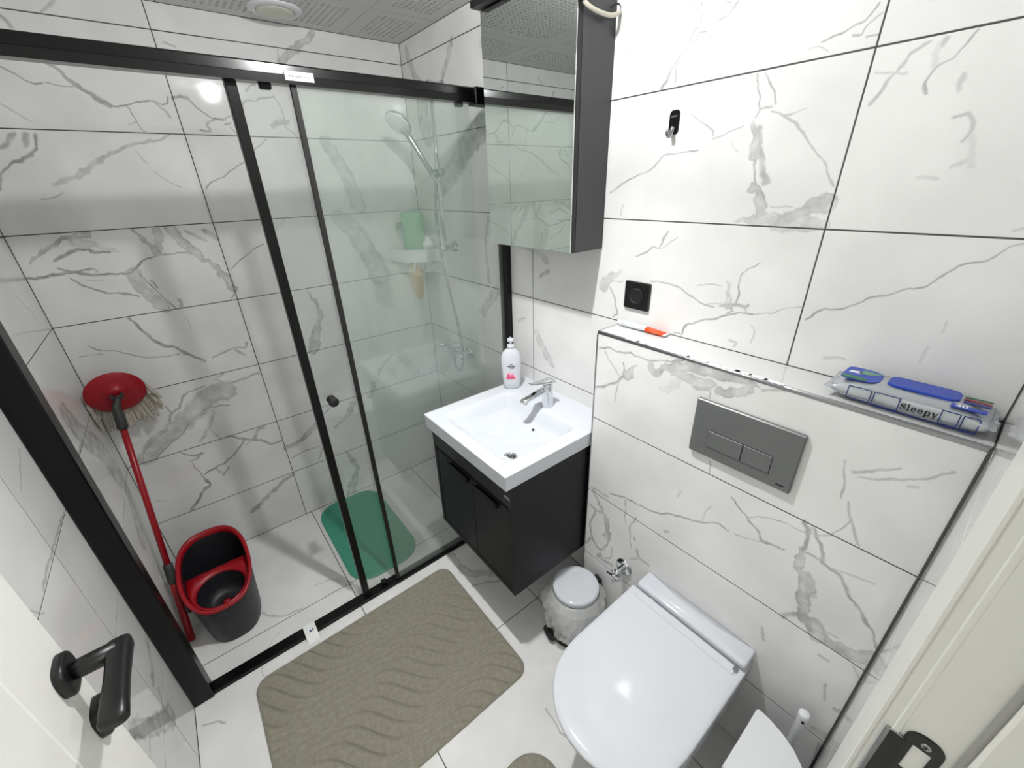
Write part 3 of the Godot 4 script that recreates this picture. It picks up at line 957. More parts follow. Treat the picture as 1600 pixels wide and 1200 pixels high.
# a ceiling board of the given size with a square field of real round holes
func perforated(sx: float, sz: float) -> ArrayMesh:
	var st := mb()
	var th := 0.009
	var margin := 0.046
	var pitch := 0.0208
	var hole := 0.0058
	var nx := int((sx - 2.0 * margin) / pitch)
	var nz := int((sz - 2.0 * margin) / pitch)
	var ox := (sx - nx * pitch) * 0.5
	var oz := (sz - nz * pitch) * 0.5
	var g := 0.0012
	var A := func(x: float, z: float, y := 0.0) -> Vector3: return Vector3(x, y, z)
	# plain margin
	for r in [[g, g, sx - g, oz], [g, sz - oz, sx - g, sz - g], [g, oz, ox, sz - oz], [sx - ox, oz, sx - g, sz - oz]]:
		face(st, [A.call(r[0], r[1]), A.call(r[2], r[1]), A.call(r[2], r[3]), A.call(r[0], r[3])], Vector3(sx * 0.5, 1, sz * 0.5))
	# edges
	for r in [[g, g, sx - g, g], [sx - g, g, sx - g, sz - g], [sx - g, sz - g, g, sz - g], [g, sz - g, g, g]]:
		face(st, [A.call(r[0], r[1]), A.call(r[2], r[3]), A.call(r[2], r[3], th), A.call(r[0], r[1], th)], Vector3(sx * 0.5, 0.005, sz * 0.5))
	for i in nx:
		for j in nz:
			var x0 := ox + i * pitch
			var z0 := oz + j * pitch
			var c := Vector3(x0 + pitch * 0.5, 0, z0 + pitch * 0.5)
			var o8 := []
			for k in 8:
				var t := TAU * k / 8.0
				o8.append(c + Vector3(cos(t), 0, sin(t)) * hole)
			var cor := [c + Vector3(pitch, 0, pitch) * 0.5, c + Vector3(-pitch, 0, pitch) * 0.5, c + Vector3(-pitch, 0, -pitch) * 0.5, c + Vector3(pitch, 0, -pitch) * 0.5]
			for k in 4:
				var cc: Vector3 = cor[k]
				var a: Vector3 = o8[2 * k]
				var b: Vector3 = o8[2 * k + 1]
				var d: Vector3 = o8[(2 * k + 2) % 8]
				tri(st, cc, a, b)
				tri(st, cc, b, d)
				tri(st, cc, d, cor[(k + 1) % 4])
			for k in 8:
				var a: Vector3 = o8[k]
				var b: Vector3 = o8[(k + 1) % 8]
				var up := Vector3(0, th, 0)
				tri(st, a, a + up, b + up)
				tri(st, a, b + up, b)
	st.generate_normals()
	return st.commit()

func ceiling_and_lamps() -> void:
	var c := structure("ceiling", "suspended ceiling of white perforated square boards", "ceiling")
	slab("backing", Vector3(-0.13, H + 0.05, -0.13), Vector3(W + 0.13, H + 0.15, D + 0.15), M.plenum, c)
	var xs := [0.0, 0.6, 1.2, W]
	var zs := [0.0, 0.33, 0.93, 1.53, D]
	var made := {}
	for i in 3:
		for j in 4:
			var k := Vector2(snappedf(xs[i + 1] - xs[i], 0.001), snappedf(zs[j + 1] - zs[j], 0.001))
			if not made.has(k):
				made[k] = perforated(k.x, k.y)
			var b := put("board", made[k], M.ceiling_board, c)
			b.position = Vector3(xs[i], H, zs[j])
	for k in 2:
		var lit := k == 1
		var at := Vector3(0.866, H, 1.30) if lit else Vector3(0.93, H, 0.14)
		var d := thing("downlight", "round ceiling downlight that is switched on above the toilet side" if lit else "unlit round white ceiling downlight over the shower", "lamp", at)
		var st := mb(true)
		lathe(st, Vector3.ZERO, Vector3.DOWN, [[0.084, -0.004], [0.088, 0.0], [0.088, 0.003], [0.082, 0.007], [0.07, 0.009], [0.063, 0.0085], [0.06, 0.003]], 40, true, false)
		part("bezel", st, M.white_plastic, d)
		var ls := mb(true)
		lathe(ls, Vector3(0, 0.0, 0), Vector3.DOWN, [[0.060, 0.0], [0.060, 0.008], [0.057, 0.0105], [0.045, 0.0130], [0.02, 0.0150], [0.001, 0.0155]], 36, true, true)
		part("lens", ls, M.lamp_lens_lit if lit else M.lamp_lens_off, d)
	var hl := thing("added_hall_lamp", "small added fill lamp on the unseen hall ceiling outside the door", "lamp", Vector3(1.35, 2.22, 2.95))  # unseen fixture, added to carry the hall fill light
	var hs := mb(true)
	lathe(hs, Vector3(0, 0.08, 0), Vector3.DOWN, [[0.03, 0.0], [0.07, 0.02], [0.09, 0.06], [0.08, 0.11], [0.04, 0.14], [0.001, 0.15]], 20)
	part("globe", hs, M.lamp_lens_lit, hl)
	var hb := mb(true)
	lathe(hb, Vector3(0, 0.18, 0), Vector3.DOWN, [[0.05, 0.0], [0.05, 0.02], [0.03, 0.1]], 16)
	part("base", hb, M.white_plastic, hl)

func trims() -> void:
	# metal edge along the ledge's front, with scraps of its protective film
	var t := structure("trim_1", "silver metal edge strip along the ledge over the flush plate", "trim")
	part("strip", box_mesh(Vector3(BOX_X - 0.001, LEDGE - 0.011, BOX_Z + 0.002), Vector3(BOX_X + 0.0062, LEDGE + 0.0012, D), 0.0028), M.satin_chrome, t)
	var film := mb()
	var r := RandomNumberGenerator.new()
	r.seed = 4
	var z := 1.42
	while z < 1.80:
		var l := r.randf_range(0.02, 0.05)
		bx(film, Vector3(BOX_X - 0.002, LEDGE + 0.0005 + r.randf() * 0.0008, z), Vector3(BOX_X + 0.007 + r.randf() * 0.005, LEDGE + 0.0018, z + l), 0.0004)
		z += l * r.randf_range(0.7, 1.0)
	part("film_scrap", film, M.white_plastic, t)
	var t2 := structure("trim_2", "thin metal edge strip down the corner of the cistern boxing beside the basin", "trim")
	part("strip", box_mesh(Vector3(BOX_X - 0.0008, 0.0, BOX_Z - 0.001), Vector3(BOX_X + 0.004, LEDGE - 0.011, BOX_Z + 0.0035), 0.0008), M.satin_chrome, t2)
	# sealant joint in the corner by the door
	var t3 := structure("trim_3", "grey sealant joint in the corner between the boxing and the door wall", "trim")
	part("bead", box_mesh(Vector3(BOX_X - 0.0035, 0.0, D - 0.0045), Vector3(BOX_X + 0.002, LEDGE, D + 0.001), 0.0015), M.grout, t3)

func door_and_frame() -> void:
	var f := structure("trim_4", "white painted door casing and jamb beside the tiled strip", "door frame")
	var j := mb()
	bx(j, Vector3(0.862, 0.0, D - 0.0012), Vector3(1.012, 2.10, D + 0.0035), 0.001)
	part("casing", j, M.white_paint, f)
	var ja := mb()
	bx(ja, Vector3(0.862, 0.0, D + 0.0036), Vector3(0.9, 2.09, D + 0.022), 0.0015)
	bx(ja, Vector3(0.8604, 0.0, D + 0.0135), Vector3(0.88, 2.09, D + 0.0205), 0.0014)
	bx(ja, Vector3(0.862, 0.0, D + 0.0165), Vector3(0.9, 2.09, D + 0.062), 0.0005)
	part("jamb", ja, M.white_paint, f)
	var js := mb()
	bx(js, Vector3(0.850, 0.0, D + 0.066), Vector3(0.9, 2.09, D + 0.15), 0.003)
	part("stop", js, M.white_paint, f)
	part("seal", tube_mesh([Vector3(0.859, 0.0, D + 0.0645), Vector3(0.859, 2.085, D + 0.0645)], 0.004, 8), M.rubber_seal, f)
	part("hinge_jamb", box_mesh(Vector3(0.055, 0.0, D + 0.004), Vector3(0.1, 2.09, D + 0.15), 0.002), M.white_paint, f)
	part("head", box_mesh(Vector3(0.06, 2.06, D + 0.004), Vector3(0.9, 2.1, D + 0.15), 0.002), M.white_paint, f)
	# strike plate
	var sp := Node3D.new()
	sp.name = "strike_plate"
	sp.set_meta("label", "black metal strike plate on the jamb")
	f.add_child(sp)
	var o := Vector3(0.862, 0.0, 0.0)
	var y1 := 1.068
	var z0 := D + 0.0235
	var pl := mb()
	var arc := PackedVector2Array()
	var outer := rounded(z0, y1 - 0.16, z0 + 0.031, y1, [0.014, 0.014, 0.014, 0.014], 8)
	var hole := rounded(z0 + 0.0085, y1 - 0.066, z0 + 0.0235, y1 - 0.021, 0.001, 1)
	# plate with a cut-out, as four bars and two rounded ends
	var top := PackedVector2Array()
	for q in outer:
		if q.y > y1 - 0.0205:
			top.append(q)
	top.append(Vector2(z0, y1 - 0.021))
	top.append(Vector2(z0 + 0.031, y1 - 0.021))
	top = Geometry2D.convex_hull(top)
	top.remove_at(top.size() - 1)
	prism(pl, top, o, Vector3.BACK, Vector3.UP, Vector3.LEFT, 0.0022, 0.0)
	bx(pl, Vector3(0.8598, y1 - 0.066, z0), Vector3(0.862, y1 - 0.021, z0 + 0.0085), 0.0002)
	bx(pl, Vector3(0.8598, y1 - 0.066, z0 + 0.0235), Vector3(0.862, y1 - 0.021, z0 + 0.031), 0.0002)
	bx(pl, Vector3(0.8598, y1 - 0.15, z0), Vector3(0.862, y1 - 0.066, z0 + 0.031), 0.0002)
	part("plate", pl, M.socket_black, sp)
	var lip := mb()
	bx(lip, Vector3(0.8585, y1 - 0.13, z0 - 0.0145), Vector3(0.8612, y1 - 0.020, z0 + 0.001), 0.0008)
	part("lip", lip, M.satin_chrome, sp)
	part("lip_face", box_mesh(Vector3(0.8578, y1 - 0.13, z0 - 0.0105), Vector3(0.8596, y1 - 0.0205, z0 + 0.002), 0.0004), M.socket_black, sp)
	var sc := mb(true)
	lathe(sc, Vector3(0.8597, y1 - 0.012, z0 + 0.0165), Vector3.LEFT, [[0.0045, -0.0005], [0.0045, 0.0006], [0.0036, 0.0011], [0.001, 0.0012]], 16)
	part("screw", sc, M.satin_chrome, sp)
	var cr := mb()
	bx(cr, Vector3(0.8582, y1 - 0.0126, z0 + 0.0140), Vector3(0.8586, y1 - 0.0114, z0 + 0.0190), 0.0001)
	bx(cr, Vector3(0.8582, y1 - 0.0145, z0 + 0.0159), Vector3(0.8586, y1 - 0.0095, z0 + 0.0171), 0.0001)
	part("screw_slot", cr, M.socket_black, sp)
	# door leaf, standing open along the left wall
	var d := structure("door_1", "white door leaf with black lever handle, opened against the left wall", "door")
	part("leaf", box_mesh(Vector3(0.068, 0.008, 1.405), Vector3(0.1085, 2.05, 2.143), 0.002), M.white_paint, d)
	part("panel", box_mesh(Vector3(0.106, 0.009, 1.4055), Vector3(0.110, 2.049, 1.5315), 0.0016), M.white_paint, d)
	part("panel", box_mesh(Vector3(0.106, 0.009, 1.5335), Vector3(0.110, 2.049, 2.1425), 0.0016), M.white_paint, d)
	var hd := Node3D.new()
	hd.name = "lever_handle"
	hd.set_meta("label", "matt black lever handle")
	d.add_child(hd)
	var hz := 1.447
	var hy := 1.022
	var ro := mb(true)
	var rs := []
	for q in [[0.026, 0.0], [0.0265, 0.001], [0.0265, 0.009], [0.025, 0.0115], [0.02, 0.012], [0.001, 0.012]]:
		rs.append(ring(Vector3(0.110 + q[1], hy, hz), Vector3.BACK, Vector3.UP, q[0], q[0], 32, 3.2))
	loft(ro, rs)
	part("rosette", ro, M.socket_black, hd)
	var nk := mb(true)
	loft(nk, [ring(Vector3(0.120, hy, hz), Vector3.BACK, Vector3.UP, 0.0115, 0.0115, 20), ring(Vector3(0.130, hy, hz), Vector3.BACK, Vector3.UP, 0.0135, 0.0130, 20), ring(Vector3(0.170, hy, hz), Vector3.BACK, Vector3.UP, 0.0140, 0.0135, 20)])
	part("neck", nk, M.socket_black, hd)
	var lv := mb(true)
	var path := [[0.169, 1.435, 0.008, 0.009], [0.171, 1.4365, 0.0135, 0.0115], [0.171, 1.446, 0.0150, 0.012], [0.171, 1.46, 0.0140, 0.0115], [0.170, 1.50, 0.0135, 0.0105], [0.169, 1.54, 0.0145, 0.0105], [0.169, 1.562, 0.0148, 0.0105], [0.169, 1.566, 0.012, 0.008]]
	var lr := []
	for q in path:
		lr.append(ring(Vector3(q[0], hy, q[1]), Vector3.RIGHT, Vector3.UP, q[2], q[3], 24, 3.4))
	loft(lv, lr)
	part("lever", lv, M.socket_black, hd)
	var es := mb(true)
	var er := []
	for q in [[0.026, 0.0], [0.0265, 0.001], [0.0265, 0.009], [0.025, 0.0115], [0.02, 0.012], [0.001, 0.012]]:
		er.append(ring(Vector3(0.110 + q[1], 0.915, 1.442), Vector3.BACK, Vector3.UP, q[0], q[0], 32, 3.2))
	loft(es, er)
	part("keyhole_rose", es, M.socket_black, d)

# ---------------------------------------------------------------- shower
func shower() -> void:
	var e := thing("shower_screen", "black framed fixed shower screen with top rail and floor track", "shower screen")
	# top rail: a hollow section with a slanted upper face
	var rail := mb()
	var prof := PackedVector2Array([Vector2(0.700, 1.851), Vector2(0.746, 1.849), Vector2(0.746, 1.868), Vector2(0.744, 1.8695), Vector2(0.7425, 1.889), Vector2(0.738, 1.893), Vector2(0.700, 1.893)])
	prism(rail, prof, Vector3(0.0, 0, 0), Vector3.BACK, Vector3.UP, Vector3.RIGHT, W - 0.001)
	part("top_rail", rail, M.black_gloss, e)
	part("rail_end_cap", box_mesh(Vector3(1.335, 1.845, 0.698), Vector3(W - 0.001, 1.8945, 0.749), 0.002), M.black_metal, e)
	var lab := part("rail_sticker", box_mesh(Vector3(0.753, 1.8575, 0.7455), Vector3(0.823, 1.8775, 0.7465), 0.0002), M.paper, e)
	var scr := mb()
	var r := RandomNumberGenerator.new()
	r.seed = 12
	for k in 9:
		var x := 0.764 + k * 0.0055
		var hgt := r.randf_range(0.002, 0.0045)
		bx(scr, Vector3(x, 1.8655, 0.7464), Vector3(x + 0.0018, 1.8655 + hgt, 0.7468), 0.0)
		bx(scr, Vector3(x, 1.8655, 0.7464), Vector3(x + 0.004, 1.8670, 0.7468), 0.0)
	part("print", scr, M.ink, lab)
	# floor track
	var th := mb()
	prism(th, PackedVector2Array([Vector2(0.698, 0.0), Vector2(0.746, 0.0), Vector2(0.746, 0.012), Vector2(0.743, 0.015), Vector2(0.701, 0.015), Vector2(0.698, 0.012)]), Vector3(0.003, 0.0002, 0), Vector3.BACK, Vector3.UP, Vector3.RIGHT, W - 0.006)
	part("floor_track", th, M.black_metal, e)
	# wall profiles
	var lp := mb()
	bx(lp, Vector3(0.0002, 0.0, 0.700), Vector3(0.061, 1.849, 0.7535), 0.003)
	part("wall_profile", lp, M.black_metal, e)
	var rp := mb()
	bx(rp, Vector3(1.432, 0.018, 0.706), Vector3(W - 0.0002, 1.849, 0.752), 0.002)
	part("wall_profile", rp, M.black_metal, e)
	# fixed pane and the seal strip on its free edge
	part("fixed_pane", box_mesh(Vector3(0.776, 0.018, 0.728), Vector3(1.4325, 1.851, 0.734), 0.0006), M.glass_filmed, e)
	part("seal_strip", box_mesh(Vector3(0.763, 0.02, 0.726), Vector3(0.778, 1.851, 0.737), 0.001), M.black_rubber, e)
	part("floor_guide", box_mesh(Vector3(0.700, 0.012, 0.704), Vector3(0.722, 0.036, 0.728), 0.003), M.black_metal, e)
	# paper tag stuck over the track
	var tag := thing("paper_tag", "small white paper tag stuck on the black floor track", "tag", Vector3(0.393, 0.0, 0.735))
	var pt := mb()
	prism(pt, PackedVector2Array([Vector2(-0.035, 0.019), Vector2(0.012, 0.019), Vector2(0.030, 0.004), Vector2(0.044, 0.0012), Vector2(0.044, 0.0006), Vector2(0.029, 0.0034), Vector2(0.0115, 0.0184), Vector2(-0.035, 0.0184)]), Vector3(-0.022, 0, 0), Vector3.BACK, Vector3.UP, Vector3.RIGHT, 0.044)
	part("sheet", pt, M.paper, tag)
	var pm := mb()
	bx(pm, Vector3(-0.004, 0.0189, -0.002), Vector3(0.003, 0.0193, 0.006), 0.0)
	bx(pm, Vector3(0.006, 0.0189, -0.010), Vector3(0.009, 0.0193, 0.006), 0.0)
	part("print", pm, M.wipe_navy, tag)
	# sliding door
	var s := thing("sliding_shower_door", "clear glass sliding shower door with black edge bar and knob, slid open", "shower door")
	part("pane", box_mesh(Vector3(0.640, 0.034, 0.7115), Vector3(1.325, 1.852, 0.7175), 0.0006), M.glass_clear, s)
	var bar := mb()
	bx(bar, Vector3(0.6175, 0.028, 0.702), Vector3(0.6435, 1.852, 0.7245), 0.002)
	part("edge_bar", bar, M.black_metal, s)
	for x in [0.7075, 1.286]:
		var ro := mb()
		bx(ro, Vector3(x - 0.014, 1.838, 0.706), Vector3(x + 0.014, 1.853, 0.7245), 0.003)
		part("roller", ro, M.black_metal, s)
	var kn := mb(true)
	lathe(kn, Vector3(0.680, 0.958, 0.7175), Vector3.BACK, [[0.010, 0.0], [0.0145, 0.0005], [0.0145, 0.007], [0.0115, 0.010], [0.011, 0.021], [0.0125, 0.024], [0.0160, 0.027], [0.0165, 0.030], [0.0165, 0.036], [0.015, 0.0385], [0.001, 0.039]], 28)
	part("knob", kn, M.black_rubber, s)

	# riser bar with hand shower
	var c := thing("shower_set", "chrome shower riser bar with hand shower and hose on the right wall", "shower")
	var zx := 0.332
	var xx := 1.405
	part("riser", tube_mesh([Vector3(xx, 1.33, zx), Vector3(xx, 1.985, zx)], 0.0095, 16), M.chrome, c)
	for y in [1.345, 1.965]:
		var br := mb(true)
		lathe(br, Vector3(W - 0.0005, y, zx), Vector3.LEFT, [[0.026, 0.0], [0.026, 0.004], [0.020, 0.012], [0.015, 0.03], [0.015, 0.066], [0.012, 0.071], [0.001, 0.072]], 24)
		part("bracket", br, M.chrome, c)
	var top := mb()
	bx(top, Vector3(1.375, 1.956, 0.300), Vector3(1.44, 1.978, 0.366), 0.006)
	part("top_holder", top, M.chrome, c)
	var sl := mb(true)
	lathe(sl, Vector3(xx - 0.012, 1.655, zx - 0.035), Vector3.BACK, [[0.012, 0.0], [0.015, 0.002], [0.016, 0.02], [0.016, 0.05], [0.013, 0.07], [0.016, 0.074], [0.016, 0.09], [0.012, 0.094]], 20)
	part("slider", sl, M.satin_chrome, c)
	var hs := Node3D.new()
	hs.name = "hand_shower"
	c.add_child(hs)
	var h0 := Vector3(1.385, 1.650, 0.318)
	var h1 := Vector3(1.325, 1.790, 0.262)
	var hp: Array = curve([h0 - (h1 - h0) * 0.25, h0, h0.lerp(h1, 0.5), h1, h1 + Vector3(-0.03, 0.035, -0.006)], 6)
	var rad := []
	for i in hp.size():
		rad.append(0.0095 + 0.004 * float(i) / hp.size())
	part("grip", tube_mesh(hp, rad, 14), M.satin_chrome, hs)
	var hd := mb(true)
	var hn := Vector3(-0.62, -0.74, 0.22).normalized()
	lathe(hd, Vector3(1.286, 1.842, 0.252) - hn * 0.016, hn, [[0.012, -0.006], [0.032, -0.002], [0.05, 0.006], [0.056, 0.014], [0.056, 0.020]], 30, true, true)
	part("head", hd, M.satin_chrome, hs)
	var fc := mb(true)
	lathe(fc, Vector3(1.286, 1.842, 0.252) - hn * 0.016, hn, [[0.053, 0.018], [0.053, 0.0225], [0.048, 0.0245], [0.001, 0.025]], 30)
	part("spray_face", fc, M.white_plastic, hs)
	var hose: Array = curve([Vector3(1.392, 1.612, 0.325), Vector3(1.385, 1.5, 0.312), Vector3(1.392, 1.3, 0.315), Vector3(1.41, 1.08, 0.345), Vector3(1.42, 0.86, 0.385), Vector3(1.41, 0.74, 0.37), Vector3(1.40, 0.74, 0.335), Vector3(1.40, 0.80, 0.325)], 8)
	part("hose", tube_mesh(hose, 0.0065, 10), M.satin_chrome, c)
	var mixer := thing("shower_mixer", "chrome shower mixer tap on the right wall below the riser bar", "tap")
	var mx := mb(true)
	lathe(mx, Vector3(1.400, 0.825, 0.235), Vector3.BACK, [[0.016, 0.0], [0.021, 0.003], [0.021, 0.045], [0.018, 0.05], [0.018, 0.14], [0.021, 0.145], [0.021, 0.19], [0.016, 0.193]], 24)
	part("body", mx, M.chrome, mixer)
	for z in [0.27, 0.395]:
		var u := mb(true)
		lathe(u, Vector3(W - 0.0005, 0.825, z), Vector3.LEFT, [[0.032, 0.0], [0.031, 0.008], [0.014, 0.012], [0.014, 0.05]], 20)
		part("union", u, M.chrome, mixer)
	part("lever", tube_mesh([Vector3(1.392, 0.842, 0.33), Vector3(1.36, 0.872, 0.33), Vector3(1.325, 0.885, 0.33)], [0.012, 0.009, 0.006], 12), M.chrome, mixer)

	# corner shelf and what stands on it
	var sh := thing("corner_shelf", "white plastic corner shelf basket behind the shower glass", "shelf", Vector3(W, 1.262, 0.0))
	var bk := mb()
	var quarter := PackedVector2Array([Vector2(-0.001, 0.001)])
	for i in 13:
		var t := PI / 2 * i / 12.0
		quarter.append(Vector2(-0.001 - 0.185 * cos(t), 0.001 + 0.185 * sin(t)))
	prism(bk, quarter, Vector3.ZERO, Vector3.RIGHT, Vector3.BACK, Vector3.UP, 0.005)
	part("tray", bk, M.white_plastic, sh)
	var rim := mb()
	for i in 12:
		var t0 := PI / 2 * i / 12.0
		var t1 := PI / 2 * (i + 1) / 12.0
		for rr in [[0.185, 0.181]]:
			var p0 := Vector3(-0.001 - rr[0] * cos(t0), 0, 0.001 + rr[0] * sin(t0))
			var p1 := Vector3(-0.001 - rr[0] * cos(t1), 0, 0.001 + rr[0] * sin(t1))
			var q0 := Vector3(-0.001 - rr[1] * cos(t0), 0, 0.001 + rr[1] * sin(t0))
			var q1 := Vector3(-0.001 - rr[1] * cos(t1), 0, 0.001 + rr[1] * sin(t1))
			var u := Vector3(0, 0.062, 0)
			var mid := (p0 + q1) * 0.5 + u * 0.5
			face(rim, [p0, p1, p1 + u, p0 + u], mid)
			face(rim, [q0, q1, q1 + u, q0 + u], mid)
			face(rim, [p0 + u, p1 + u, q1 + u, q0 + u], mid)
			face(rim, [p0, p1, q1, q0], mid)
	part("rail", rim, M.white_plastic, sh)
	part("towel_hook", tube_mesh(curve([Vector3(-0.12, 0.0, 0.13), Vector3(-0.135, -0.03, 0.145), Vector3(-0.155, -0.035, 0.15), Vector3(-0.165, -0.02, 0.152)], 4), 0.004, 8), M.white_plastic, sh)
	var g := thing("shampoo_bottle", "green shampoo bottle with dark side grip on the corner shelf", "bottle", Vector3(1.382, 1.268, 0.072))
	var gb := mb(true)
	var gr := []
	for q in [[0.044, 0.026, 0.0], [0.052, 0.032, 0.004], [0.054, 0.034, 0.05], [0.054, 0.034, 0.17], [0.052, 0.032, 0.220], [0.044, 0.028, 0.228], [0.014, 0.012, 0.230]]:
		gr.append(ring(Vector3(0, q[2], 0), Vector3(0.85, 0, 0.52), Vector3(-0.52, 0, 0.85), q[0], q[1], 24, 4.0))
	loft(gb, gr)
	part("body", gb, M.bottle_green, g)
	part("grip", box_mesh(Vector3(-0.078, 0.145, -0.030), Vector3(-0.044, 0.182, 0.002), 0.006), M.bottle_dark_green, g)
	var wb := thing("white_bottle", "short white bottle beside the green one on the corner shelf", "bottle", Vector3(1.420, 1.268, 0.138))
	var wv := mb(true)
	lathe(wv, Vector3.ZERO, Vector3.UP, [[0.024, 0.0], [0.027, 0.004], [0.027, 0.075], [0.022, 0.09], [0.012, 0.096], [0.012, 0.112], [0.001, 0.113]], 20)
	part("body", wv, M.white_plastic, wb)
	var lf := thing("loofah", "tan loofah hanging under the white corner shelf", "loofah", Vector3(1.355, 1.07, 0.1))
	var lm := mb(true)
	var lrings := []
	for q in [[0.004, 0.0, 0.01], [0.018, 0.01, 0.009], [0.027, 0.05, 0.006], [0.034, 0.10, 0.0], [0.032, 0.135, -0.004], [0.026, 0.165, -0.008], [0.018, 0.185, -0.010], [0.004, 0.192, -0.010]]:
		lrings.append(ring(Vector3(q[2], q[1], -q[2]), Vector3(0.8, 0, 0.6), Vector3(-0.6, 0, 0.8), q[0], q[0] * 0.7, 18))
	loft(lm, lrings)
	part("sponge", lm, M.loofah, lf)
	part("cord", tube_mesh([Vector3(-0.010, 0.19, 0.010), Vector3(-0.012, 0.21, 0.018), Vector3(-0.018, 0.225, 0.03)], 0.0025, 6), M.white_plastic, lf)

	bath_mat()
	bucket()
	mop()

func bath_mat() -> void:
	var b := thing("bath_mat", "green rubber shower mat with raised studs on the shower floor", "bath mat", Vector3(0.775, 0.0005, 0.335))
	var st := mb()
	prism(st, rounded(-0.165, -0.315, 0.165, 0.318, 0.11, 10), Vector3.ZERO, Vector3.RIGHT, Vector3.FORWARD, Vector3.UP, 0.006, 0.0015)
	part("sheet", st, M.green_mat, b)
	var stud := mb(true)
	lathe(stud, Vector3.ZERO, Vector3.UP, [[0.0052, 0.0], [0.0048, 0.0015], [0.003, 0.0028], [0.0005, 0.0033]], 8, false, true)
	stud.generate_normals()
	var mesh := stud.commit()
	for i in 9:
		for j in 18:
			var x := -0.128 + i * 0.032
			var z := -0.272 + j * 0.032
			var ex := maxf(absf(x) - 0.075, 0.0)
			var ez := maxf(absf(z) - 0.225, 0.0)
			if Vector2(ex, ez).length() > 0.075:
				continue
			var o := put("stud", mesh, M.green_mat, b)
			o.position = Vector3(x + (0.008 if j % 2 else -0.008), 0.0058, z)

